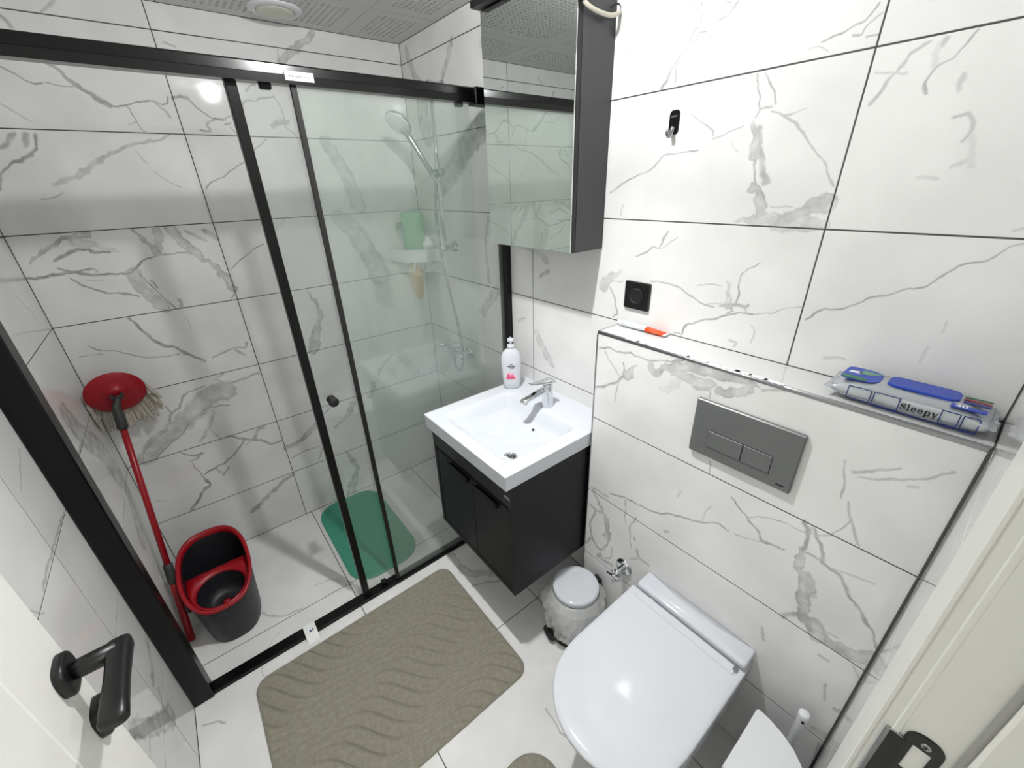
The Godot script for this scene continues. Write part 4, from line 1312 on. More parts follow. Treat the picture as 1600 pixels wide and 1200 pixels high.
func bucket() -> void:
	var at := Vector3(0.168, 0.0005, 0.402)
	var b := thing("mop_bucket", "dark grey mop bucket with red rim and wringer basket", "bucket", at)
	# the outline: an oval, taller at the back; k runs 0 (foot) to 1 (rim)
	var shape := func(k: float, inset: float, lift: float) -> Array:
		var r := []
		for i in 48:
			var t := TAU * i / 48.0
			var cz := sin(t)
			var cx := cos(t)
			var rx := lerpf(0.096, 0.119, k) - inset
			var rz := lerpf(0.163, 0.182, k) - inset
			var p := Vector3(rx * signf(cx) * pow(absf(cx), 0.72), 0, rz * signf(cz) * pow(absf(cz), 0.86))
			var top := 0.262 - 0.052 * cz - 0.012 * cz * cz
			p.y = top * k + lift
			r.append(p)
		return r
	var st := mb(true)
	var rings := []
	for k in [0.0, 0.02, 0.25, 0.5, 0.75, 0.9, 1.0]:
		rings.append(shape.call(k, 0.006 if k == 0.0 else 0.0, 0.0))
	rings.append(shape.call(1.0, 0.006, 0.0))
	for k in [0.9, 0.6, 0.3, 0.06]:
		rings.append(shape.call(k, 0.006, 0.0))
	# built ring by ring so that the inside is real
	var n := 48
	for q in rings.size() - 1:
		for i in n:
			var j := (i + 1) % n
			tri(st, rings[q][i], rings[q][j], rings[q + 1][j])
			tri(st, rings[q][i], rings[q + 1][j], rings[q + 1][i])
	fan(st, rings[0], false)
	fan(st, rings[rings.size() - 1], true)
	part("body", st, M.bucket_grey, b)
	var rim := mb(true)
	var lip: Array = [shape.call(0.965, -0.003, 0.0), shape.call(0.985, -0.005, 0.004), shape.call(1.0, -0.003, 0.006), shape.call(1.0, 0.004, 0.006), shape.call(0.99, 0.010, 0.003), shape.call(0.94, 0.009, 0.0)]
	for q in lip.size() - 1:
		for i in n:
			var j := (i + 1) % n
			tri(rim, lip[q][i], lip[q][j], lip[q + 1][j])
			tri(rim, lip[q][i], lip[q + 1][j], lip[q + 1][i])
	part("rim", rim, M.red_plastic, b)
	# wringer: a red deck over the front part with a round basket let into it
	var deck := mb(true)
	var hole := []
	var edge := []
	var hc := Vector3(-0.002, 0.0, 0.068)
	for i in n:
		var t := TAU * i / n
		var d := Vector3(cos(t), 0, sin(t))
		var hp := hc + Vector3(d.x * 0.084, 0, d.z * 0.084)
		hp.y = 0.205 - hp.z * 0.10
		hole.append(hp)
		# out to the bucket's inner wall, but not behind the front of the deep tank
		var far := hp
		for q in 40:
			var nx: Vector3 = hc + Vector3(d.x * (0.084 + q * 0.004), 0, d.z * (0.084 + q * 0.004))
			var ux: float = nx.x / 0.108
			var uz: float = nx.z / 0.168
			if pow(absf(ux), 2.6) + pow(absf(uz), 2.3) > 1.0 or nx.z < -0.036:
				break
			far = nx
		far.y = 0.214 - far.z * 0.10
		edge.append(far)
	var inner := []
	var low := []
	for q in hole:
		inner.append(q + Vector3(0, -0.008, 0) + (hc - Vector3(q.x, 0, q.z)) * 0.03)
	for i in n:
		var j := (i + 1) % n
		for pr in [[edge, hole], [hole, inner]]:
			tri(deck, pr[0][i], pr[0][j], pr[1][j])
			tri(deck, pr[0][i], pr[1][j], pr[1][i])
	var wall := []
	for q in edge:
		wall.append(q + Vector3(0, -0.03, 0))
	for i in n:
		var j := (i + 1) % n
		tri(deck, wall[i], wall[j], edge[j])
		tri(deck, wall[i], edge[j], edge[i])
	part("wringer_deck", deck, M.red_plastic, b)
	var bk := mb(true)
	var br := []
	for q in [[0.97, 0.0], [0.93, -0.02], [0.88, -0.05], [0.80, -0.085], [0.5, -0.092], [0.16, -0.088], [0.12, -0.07], [0.02, -0.068]]:
		var rr := []
		for p in hole:
			var v: Vector3 = hc + (Vector3(p.x, 0, p.z) - hc) * q[0]
			v.y = p.y * 1.0 + q[1] - 0.006
			rr.append(v)
		br.append(rr)
	for q in br.size() - 1:
		for i in n:
			var j := (i + 1) % n
			tri(bk, br[q][i], br[q][j], br[q + 1][j])
			tri(bk, br[q][i], br[q + 1][j], br[q + 1][i])
	part("wringer_basket", bk, M.bucket_grey, b)
	var hub := mb(true)
	lathe(hub, hc + Vector3(0, 0.118, 0), Vector3.UP, [[0.014, 0.0], [0.012, 0.006], [0.008, 0.009], [0.001, 0.0095]], 16)
	part("hub", hub, M.red_plastic, b)
	# lever lug on the left side
	part("lug", box_mesh(Vector3(-0.120, 0.165, 0.06), Vector3(-0.106, 0.205, 0.09), 0.004), M.bucket_grey, b)

func mop() -> void:
	var m := thing("spin_mop", "red spin mop standing head up in the shower corner", "mop")
	var foot := Vector3(0.0135, 0.004, 0.452)
	var gl := Vector3(0.077, 0.842, 0.190)
	var dir := (gl - foot).normalized()
	part("pole", tube_mesh([foot, foot.lerp(gl, 0.32)], 0.0125, 16), M.red_pole, m)
	part("sleeve", tube_mesh([foot.lerp(gl, 0.285), foot.lerp(gl, 0.29), foot.lerp(gl, 0.375), foot.lerp(gl, 0.38)], [0.0125, 0.0155, 0.0155, 0.0125], 16), M.dark_grip, m)
	part("pole", tube_mesh([foot.lerp(gl, 0.34), gl], 0.0105, 16), M.red_pole, m)
	# the disc stands head up and looks down at its own pole
	var nrm := Vector3(0.10, -0.28, 0.95).normalized()
	var hub := Vector3(0.0945, 0.958, 0.128)
	part("neck", tube_mesh([gl - dir * 0.004, gl + dir * 0.003, gl + dir * 0.045, gl + dir * 0.078, hub + nrm * 0.028], [0.012, 0.0165, 0.0155, 0.0125, 0.0095], 16), M.dark_grip, m)
	var disc := mb(true)
	lathe(disc, hub, nrm, [[0.077, -0.012], [0.084, -0.009], [0.086, -0.004], [0.083, 0.0], [0.05, 0.003], [0.026, 0.004], [0.024, 0.010], [0.020, 0.012], [0.001, 0.012]], 44)
	part("disc", disc, M.red_plastic, m)
	var f := frame_of(nrm)
	for s in [-1.0, 1.0]:
		part("joint_fork", box_mesh(hub + nrm * 0.018 + Vector3(s * 0.013 - 0.0035, -0.010, -0.012), hub + nrm * 0.018 + Vector3(s * 0.013 + 0.0035, 0.010, 0.010), 0.002), M.dark_grip, m)
	part("joint_pin", tube_mesh([hub + nrm * 0.024 + Vector3(-0.017, 0, 0.002), hub + nrm * 0.024 + Vector3(0.017, 0, 0.002)], 0.0045, 10), M.dark_grip, m)
	# strands of yarn tucked behind the disc, hanging down past its lower edge
	var r := RandomNumberGenerator.new()
	r.seed = 77
	var base := hub - nrm * 0.020
	var count := 58
	for i in count:
		var a := TAU * i / count + r.randf_range(-0.04, 0.04)
		var rim: Vector3 = f[0] * cos(a) + f[1] * sin(a)
		var low := clampf(0.5 - rim.y, 0.0, 1.0)
		var p0 := base + rim * 0.05
		var p1 := base + rim * (lerpf(0.060, 0.080, low) + 0.006 * r.randf()) - nrm * 0.008
		var fall := r.randf_range(0.07, 0.10)
		var side := Vector3(rim.x * r.randf_range(0.12, 0.42), 0, 0)
		var p2 := p1 + (Vector3(0, -1, 0) + side).normalized() * fall * 0.5 - nrm * 0.004 + rim * 0.006
		var p3 := p2 + (Vector3(0, -1, 0) + side * 1.3).normalized() * fall * 0.5 + Vector3(0, 0, 0.010)
		var line := []
		for q in curve([p0, p1, p2, p3], 3):
			var dist: float = (q - hub).dot(nrm)
			if (q - hub - nrm * dist).length() < 0.094 and dist > -0.0215:
				q -= nrm * (dist + 0.0215)
			line.append(Vector3(maxf(q.x, 0.008), q.y, maxf(q.z, 0.008)))
		part("yarn", tube_mesh(line, [0.004, 0.005, 0.0062, 0.0068, 0.0072, 0.0072, 0.0072, 0.0070, 0.0068, 0.0045].slice(0, line.size()), 7), M.mop_yarn, m)

# ---------------------------------------------------------------- vanity side
func vanity() -> void:
	var x0 := 0.992
	var v := thing("vanity_cabinet", "anthracite wall-hung vanity cabinet under the white basin", "cabinet")
	var z0 := 0.812
	var z1 := 1.3075
	var y0 := 0.288
	var y1 := 0.774
	var body := mb()
	bx(body, Vector3(x0, y0, z0), Vector3(W - 0.0005, y1, z0 + 0.018), 0.001)
	bx(body, Vector3(x0, y0, z1 - 0.018), Vector3(W - 0.0005, y1, z1), 0.001)
	bx(body, Vector3(x0, y0, z0 + 0.018), Vector3(W - 0.0005, y0 + 0.018, z1 - 0.018), 0.001)
	bx(body, Vector3(W - 0.02, y0 + 0.018, z0 + 0.018), Vector3(W - 0.0005, y1, z1 - 0.018), 0.001)
	bx(body, Vector3(x0 + 0.03, 0.62, z0 + 0.018), Vector3(x0 + 0.045, y1, z1 - 0.018), 0.001)
	part("body", body, M.anthracite, v)
	part("fascia", box_mesh(Vector3(x0 - 0.001, 0.684, z0 + 0.018), Vector3(x0 + 0.018, y1, z1 - 0.001), 0.001), M.anthracite_dark, v)
	part("tag", box_mesh(Vector3(x0 - 0.0016, 0.716, 1.272), Vector3(x0 - 0.0004, 0.727, 1.300), 0.0003), M.satin_chrome, v)
	var zm := 1.0775
	for k in 2:
		var a := z0 + 0.0195 if k == 0 else zm + 0.0012
		var e := zm - 0.0012 if k == 0 else z1 - 0.0195
		var d := part("door", box_mesh(Vector3(x0 + 0.002, y0 + 0.0195, a), Vector3(x0 + 0.020, 0.672, e), 0.0012), M.anthracite, v)
		var h0 := 0.923 if k == 0 else 1.098
		var hm := mb()
		bx(hm, Vector3(x0 - 0.012, 0.638, h0), Vector3(x0 + 0.003, 0.654, h0 + 0.134), 0.003)
		bx(hm, Vector3(x0 - 0.013, 0.640, h0), Vector3(x0 - 0.009, 0.668, h0 + 0.134), 0.0015)
		part("handle", hm, M.black_rubber, d)

func basin() -> void:
	var b := thing("wash_basin", "white ceramic rectangular wash basin on the vanity cabinet", "basin", Vector3(0.965, 0.7755, 0.8165))
	var sx := W - 0.0006 - 0.965
	var sz := 0.5005
	var h := 0.0605
	# deck as a height field: flat rim, sloped bowl, flat tap ledge at the back
	var nx := 64
	var nz := 64
	var hgt := func(x: float, z: float) -> float:
		# bowl outline: rounded rectangle
		var cx := 0.200
		var cz := sz * 0.5 + 0.012
		var hx := 0.166
		var hz := 0.196
		var dx := absf(x - cx) - (hx - 0.05)
		var dz := absf(z - cz) - (hz - 0.05)
		var d := Vector2(maxf(dx, 0), maxf(dz, 0)).length() + minf(maxf(dx, dz), 0.0) - 0.05
		var depth := 0.0
		if d < 0.0:
			var t := clampf(-d / 0.052, 0.0, 1.0)
			depth = 0.052 * (t * t * (3.0 - 2.0 * t))
			depth += 0.030 * clampf((-d - 0.03) / 0.14, 0.0, 1.0)
			# steeper at the back where the overflow sits
			depth *= lerpf(0.62, 1.0, smoothstep(0.03, 0.20, x))
		return -depth
	var st := mb(true)
	var g := []
	for i in nx + 1:
		var row := []
		for j in nz + 1:
			var x := sx * i / nx
			var z := sz * j / nz
			var y: float = h + float(hgt.call(x, z))
			# soft rim edge
			var ed := minf(minf(x, z), sz - z)
			if ed < 0.006:
				y -= 0.006 * pow(1.0 - ed / 0.006, 2.0)
			row.append(Vector3(x, y, z))
		g.append(row)
	for i in nx:
		for j in nz:
			tri(st, g[i][j], g[i + 1][j], g[i + 1][j + 1])
			tri(st, g[i][j], g[i + 1][j + 1], g[i][j + 1])
	part("deck", st, M.white_gloss, b)
	var side := mb(true)
	var loop := []
	for i in nx + 1:
		loop.append(g[i][0])
	for j in range(1, nz + 1):
		loop.append(g[nx][j])
	for i in range(nx - 1, -1, -1):
		loop.append(g[i][nz])
	for j in range(nz - 1, 0, -1):
		loop.append(g[0][j])
	var lower := []
	for q in loop:
		lower.append(Vector3(clampf(q.x, 0.003, sx), 0.0006, clampf(q.z, 0.003, sz - 0.003)))
	for i in loop.size():
		var j := (i + 1) % loop.size()
		tri(side, loop[i], lower[i], lower[j])
		tri(side, loop[i], lower[j], loop[j])
	part("apron", side, M.white_gloss, b)
	# hidden bowl under the deck is inside the cabinet; drain and overflow
	var dc := Vector3(0.112, 0.0, 0.382)
	dc.y = h + float(hgt.call(dc.x, dc.z)) + 0.0025
	var dr := mb(true)
	lathe(dr, dc, Vector3.UP, [[0.024, -0.008], [0.024, 0.0015], [0.020, 0.003], [0.017, 0.0015], [0.016, -0.002]], 28, false, false)
	part("drain_ring", dr, M.chrome, b)
	var dg := mb(true)
	lathe(dg, dc + Vector3(0, -0.0008, 0), Vector3.UP, [[0.017, 0.0], [0.017, 0.0005]], 24)
	part("drain_grate", dg, M.dark_grip, b)
	for k in 5:
		var t := TAU * k / 5.0
		var dm := mb(true)
		lathe(dm, dc + Vector3(cos(t) * 0.0085, -0.0003, sin(t) * 0.0085), Vector3.UP, [[0.0042, 0.0], [0.004, 0.001]], 10)
		part("drain_rib", dm, M.satin_chrome, b)
	var ov := mb(true)
	var oc := Vector3(0.292, 0.0, 0.292)
	oc.y = h + float(hgt.call(oc.x, oc.z)) + 0.002
	lathe(ov, oc, Vector3(-0.5, 0.86, 0).normalized(), [[0.0055, -0.001], [0.0055, 0.0006]], 16)
	part("overflow_hole", ov, M.seam, b)

	# mixer tap
	var t := thing("basin_tap", "chrome single-lever mixer tap on the basin", "tap", Vector3(1.352, 0.8365, 1.085))
	var bd := mb(true)
	lathe(bd, Vector3.ZERO, Vector3.UP, [[0.022, 0.0], [0.0225, 0.003], [0.0215, 0.012], [0.0195, 0.05], [0.0195, 0.085], [0.018, 0.09]], 28)
	part("body", bd, M.chrome, t)
	var sp := mb(true)
	var sr := []
	for q in [[0.0, 0.070, 0.015, 0.013], [-0.03, 0.066, 0.015, 0.011], [-0.07, 0.058, 0.0145, 0.009], [-0.110, 0.049, 0.014, 0.0085], [-0.116, 0.047, 0.011, 0.006]]:
		sr.append(ring(Vector3(q[0], q[1], -q[0] * -0.12), Vector3.BACK, Vector3.UP, q[2], q[3], 20, 3.0))
	loft(sp, sr)
	part("spout", sp, M.chrome, t)
	var ae := mb(true)
	lathe(ae, Vector3(-0.100, 0.045, -0.012), Vector3.DOWN, [[0.010, 0.0], [0.010, 0.007], [0.008, 0.008]], 16)
	part("aerator", ae, M.satin_chrome, t)
	var lv := mb(true)
	var lr := []
	for q in [[0.022, 0.098, 0.016, 0.006], [0.02, 0.100, 0.019, 0.010], [0.0, 0.102, 0.0195, 0.011], [-0.03, 0.104, 0.014, 0.005], [-0.075, 0.110, 0.011, 0.0035], [-0.082, 0.111, 0.008, 0.002]]:
		lr.append(ring(Vector3(q[0], q[1], q[0] * 0.12), Vector3.BACK, Vector3.UP, q[2], q[3], 20, 2.6))
	loft(lv, lr)
	part("lever", lv, M.chrome, t)

	# soap bottle
	var s := thing("soap_bottle", "white pump soap bottle with pink flower print on the basin", "bottle", Vector3(1.352, 0.8365, 0.868))
	var u := Vector3(0.74, 0, 0.67)
	var w := Vector3(-0.67, 0, 0.74)
	# the broad side faces the room's middle
	u = Vector3(0.79, 0, 0.61)
	w = Vector3(-0.61, 0, 0.79)
	var sb := mb(true)
	var rs := []
	for q in [[0.030, 0.018, 0.0], [0.034, 0.021, 0.004], [0.036, 0.023, 0.03], [0.040, 0.025, 0.08], [0.042, 0.026, 0.115], [0.041, 0.025, 0.135], [0.034, 0.022, 0.155], [0.022, 0.018, 0.168], [0.0135, 0.0135, 0.174], [0.0125, 0.0125, 0.176]]:
		rs.append(ring(Vector3(0, q[2], 0), u, w, q[0], q[1], 32, 2.3))
	loft(sb, rs)
	part("body", sb, M.white_gloss, s)
	var cp := mb(true)
	lathe(cp, Vector3(0, 0.174, 0), Vector3.UP, [[0.0145, 0.0], [0.0145, 0.014], [0.010, 0.017], [0.006, 0.018], [0.006, 0.026], [0.013, 0.028], [0.0135, 0.036], [0.011, 0.040], [0.001, 0.041]], 24)
	part("pump", cp, M.white_gloss, s)
	part("nozzle", tube_mesh([Vector3(0, 0.209, 0), w * -0.018 + Vector3(0, 0.209, 0), w * -0.034 + Vector3(0, 0.204, 0)], [0.007, 0.0055, 0.0045], 10), M.white_gloss, s)
	# printed label, raised by less than a millimetre on the front
	var lab := mb()
	for q in [[0.0, 0.104, 0.016, 0.002], [0.002, 0.097, 0.010, 0.0012], [0.0, 0.112, 0.006, 0.0015]]:
		prism(lab, rounded(-q[2], -q[3], q[2], q[3], q[3] * 0.9, 3), w * 0.0238 + u * q[0] + Vector3(0, q[1], 0), u, Vector3.UP, w, 0.0030)
	part("lettering", lab, M.ink_grey, s)
	var fl := mb()
	for q in [[-0.004, 0.052, 0.018, 0.005], [-0.012, 0.062, 0.006, 0.008], [0.003, 0.060, 0.005, 0.006]]:
		prism(fl, rounded(-q[2], -q[3], q[2], q[3], minf(q[2], q[3]) * 0.95, 4), w * 0.0216 + u * q[0] + Vector3(0, q[1], 0), u, Vector3.UP, w, 0.0034)
	part("flower_print", fl, M.print_pink, s)
	var fp := mb()
	for q in [[-0.002, 0.070, 0.013, 0.007], [0.014, 0.056, 0.005, 0.008], [-0.018, 0.058, 0.004, 0.008]]:
		prism(fp, rounded(-q[2], -q[3], q[2], q[3], minf(q[2], q[3]) * 0.95, 4), w * 0.0214 + u * q[0] + Vector3(0, q[1], 0), u, Vector3.UP, w, 0.0032)
	part("flower_print", fp, M.print_pale_pink, s)

func mirror_cabinet() -> void:
	var x0 := 1.316
	var z0 := 0.820
	var z1 := 1.2145
	var y0 := 1.412
	var y1 := 2.062
	var c := thing("mirror_cabinet", "anthracite wall cabinet with a tall mirror door above the basin", "mirror cabinet")
	part("carcass", box_mesh(Vector3(x0 + 0.021, y0, z0), Vector3(W - 0.0005, y1, z1), 0.001), M.cabinet_grey, c)
	part("door", box_mesh(Vector3(x0 + 0.0045, y0, z0), Vector3(x0 + 0.0195, y1, z1), 0.001), M.anthracite_dark, c)
	part("mirror", box_mesh(Vector3(x0, y0, z0), Vector3(x0 + 0.0042, y1, z1 - 0.001), 0.0012), M.mirror, c)
	part("cornice", box_mesh(Vector3(1.285, y1 + 0.003, z0 - 0.006), Vector3(W - 0.0005, y1 + 0.022, z1), 0.002), M.anthracite_dark, c)
	var k := thing("light_cable", "off-white cable looping from the cabinet's side to the wall", "cable")
	var pts: Array = curve([Vector3(1.322, 1.992, 1.221), Vector3(1.345, 1.978, 1.226), Vector3(1.385, 1.971, 1.230), Vector3(1.425, 1.973, 1.229), Vector3(W - 0.003, 1.985, 1.226)], 6)
	part("sheath", tube_mesh(pts, 0.0052, 10), M.cable, k)
	part("plug", tube_mesh([Vector3(1.305, 2.008, 1.219), Vector3(1.317, 1.996, 1.220), Vector3(1.326, 1.989, 1.222)], [0.005, 0.0075, 0.0068], 10), M.black_rubber, k)
	part("wire", tube_mesh(curve([Vector3(1.425, 1.990, 1.221), Vector3(1.44, 1.998, 1.228), Vector3(W - 0.003, 2.0, 1.224)], 4), 0.002, 6), M.black_rubber, k)

# ---------------------------------------------------------------- cistern wall fittings
func fittings() -> void:
	# flush plate
	var f := thing("flush_plate", "grey rectangular dual flush plate above the toilet", "flush plate", Vector3(BOX_X, 0.9505, 1.662))
	var fp := mb()
	bx(fp, Vector3(-0.012, 0.0, 0.0), Vector3(-0.0003, 0.1545, 0.244), 0.0025)
	part("plate", fp, M.plate_grey, f)
	for k in [[0.0445, 0.1285], [0.1305, 0.1945]]:
		part("seam", box_mesh(Vector3(-0.0124, 0.0305, k[0] - 0.0008), Vector3(-0.0119, 0.0785, k[1] + 0.0008), 0.0), M.seam, f)
		part("button", box_mesh(Vector3(-0.0142, 0.0318, k[0] + 0.0002), Vector3(-0.012, 0.0772, k[1] - 0.0002), 0.0006), M.plate_grey, f)
	var lg := mb()
	bx(lg, Vector3(-0.0125, 0.0125, 0.214), Vector3(-0.0119, 0.0165, 0.231), 0.0)
	part("maker_mark", lg, M.seam, f)
	# socket
	var s := thing("power_socket", "black square power socket above the ledge", "socket", Vector3(W, 1.288, 1.363))
	var sm := mb()
	var sq := rounded(-0.0435, -0.041, 0.0435, 0.041, 0.004, 4)
	prism(sm, sq, Vector3(-0.0004, 0, 0), Vector3.BACK, Vector3.UP, Vector3.LEFT, 0.009, 0.002)
	part("frame", sm, M.socket_black, s)
	var well := mb(true)
	lathe(well, Vector3(-0.0088, 0, 0), Vector3.LEFT, [[0.0245, 0.0], [0.0245, 0.003], [0.0225, 0.0042], [0.0205, 0.0035], [0.0195, 0.0012], [0.019, 0.0012]], 32, false, true)
	part("insert", well, M.black_rubber, s)
	for z in [-0.0095, 0.0095]:
		var hm := mb(true)
		lathe(hm, Vector3(-0.0099, 0, z), Vector3.LEFT, [[0.0028, 0.0], [0.0028, 0.0004]], 10)
		part("pin_hole", hm, M.seam, s)
	for y in [-0.0185, 0.0185]:
		part("earth_clip", box_mesh(Vector3(-0.0125, y - 0.0015, -0.004), Vector3(-0.0098, y + 0.0015, 0.004), 0.0004), M.dark_grip, s)
	# stick-on hook
	var h := thing("wall_hook", "small black stick-on hook on the tiles above the socket", "hook", Vector3(W, 1.728, 1.4165))
	var hp := mb()
	prism(hp, rounded(-0.0135, -0.026, 0.0135, 0.026, 0.009, 5), Vector3(-0.0004, 0, 0), Vector3.BACK, Vector3.UP, Vector3.LEFT, 0.003, 0.0008)
	part("plate", hp, M.black_gloss, h)
	part("hook", tube_mesh(curve([Vector3(-0.003, -0.010, 0), Vector3(-0.010, -0.024, 0), Vector3(-0.018, -0.030, 0), Vector3(-0.024, -0.024, 0), Vector3(-0.025, -0.016, 0)], 4), [0.006, 0.006, 0.006, 0.006, 0.0058, 0.0055, 0.005, 0.005, 0.005, 0.005, 0.005, 0.005, 0.005, 0.005, 0.0045, 0.004, 0.003], 10), M.satin_chrome, h)
	part("maker_mark", box_mesh(Vector3(-0.0038, 0.011, -0.008), Vector3(-0.0033, 0.0145, 0.008), 0.0), M.satin_chrome, h)
	# angle valve
	var v := thing("stop_valve", "chrome angle stop valve with cross handle beside the toilet", "valve", Vector3(BOX_X, 0.356, 1.508))
	var vr := mb(true)
	lathe(vr, Vector3(-0.0004, 0, 0), Vector3.LEFT, [[0.033, 0.0], [0.033, 0.003], [0.027, 0.010], [0.013, 0.012]], 28)
	part("rosette", vr, M.chrome, v)
	var vb := mb(true)
	lathe(vb, Vector3(-0.008, 0, 0), Vector3.LEFT, [[0.0115, 0.0], [0.0115, 0.022], [0.015, 0.026], [0.015, 0.042], [0.010, 0.046], [0.007, 0.052]], 20)
	part("body", vb, M.chrome, v)
	part("outlet", tube_mesh([Vector3(-0.036, -0.008, 0), Vector3(-0.036, -0.042, 0)], 0.0075, 14), M.chrome, v)
	var hb := mb(true)
	lathe(hb, Vector3(-0.056, 0, 0), Vector3.LEFT, [[0.011, 0.0], [0.011, 0.010], [0.006, 0.013], [0.001, 0.0135]], 18)
	part("handle_hub", hb, M.chrome, v)
	for k in 2:
		var t := 0.12 + PI / 2 * k
		var d := Vector3(0, sin(t), cos(t))
		var cm := mb(true)
		tube(cm, [d * -0.027 + Vector3(-0.062, 0, 0), d * -0.0265 + Vector3(-0.062, 0, 0), d * 0.0265 + Vector3(-0.062, 0, 0), d * 0.027 + Vector3(-0.062, 0, 0)], [0.003, 0.0048, 0.0048, 0.003], 12)
		part("handle_bar", cm, M.chrome, v)
	# toothpaste tube
	var t := thing("ointment_tube", "small white squeezed tube with an orange end on the ledge", "tube", Vector3(1.430, LEDGE + 0.0015, 1.405))
	t.rotation.y = 0.07
	var tb := mb(true)
	var tr := []
	for q in [[-0.062, 0.011, 0.0100], [-0.02, 0.0125, 0.0085], [0.020, 0.0145, 0.006]]:
		tr.append(ring(Vector3(0, 0.0085 + (q[2] - 0.0085) * 0.6, q[0]), Vector3.RIGHT, Vector3.UP, q[1], q[2], 20, 2.4))
	loft(tb, tr)
	part("body", tb, M.white_gloss, t)
	var tc := mb(true)
	loft(tc, [ring(Vector3(0, 0.0085, -0.062), Vector3.RIGHT, Vector3.UP, 0.0085, 0.0085, 20), ring(Vector3(0, 0.0085, -0.080), Vector3.RIGHT, Vector3.UP, 0.0075, 0.0075, 20)])
	part("cap", tc, M.white_plastic, t)
	var te := mb(true)
	loft(te, [ring(Vector3(0, 0.0071, 0.020), Vector3.RIGHT, Vector3.UP, 0.0146, 0.0061, 20, 2.4), ring(Vector3(0, 0.0050, 0.05), Vector3.RIGHT, Vector3.UP, 0.016, 0.0035, 20, 2.6), ring(Vector3(0, 0.0035, 0.078), Vector3.RIGHT, Vector3.UP, 0.0165, 0.0016, 20, 3.0)])
	part("end", te, M.orange, t)
	var crp := mb(true)
	loft(crp, [ring(Vector3(0, 0.0035, 0.078), Vector3.RIGHT, Vector3.UP, 0.0168, 0.0012, 20, 3.0), ring(Vector3(0, 0.0035, 0.086), Vector3.RIGHT, Vector3.UP, 0.0168, 0.0010, 20, 3.0)])
	part("crimp", crp, M.white_plastic, t)
	wipes()

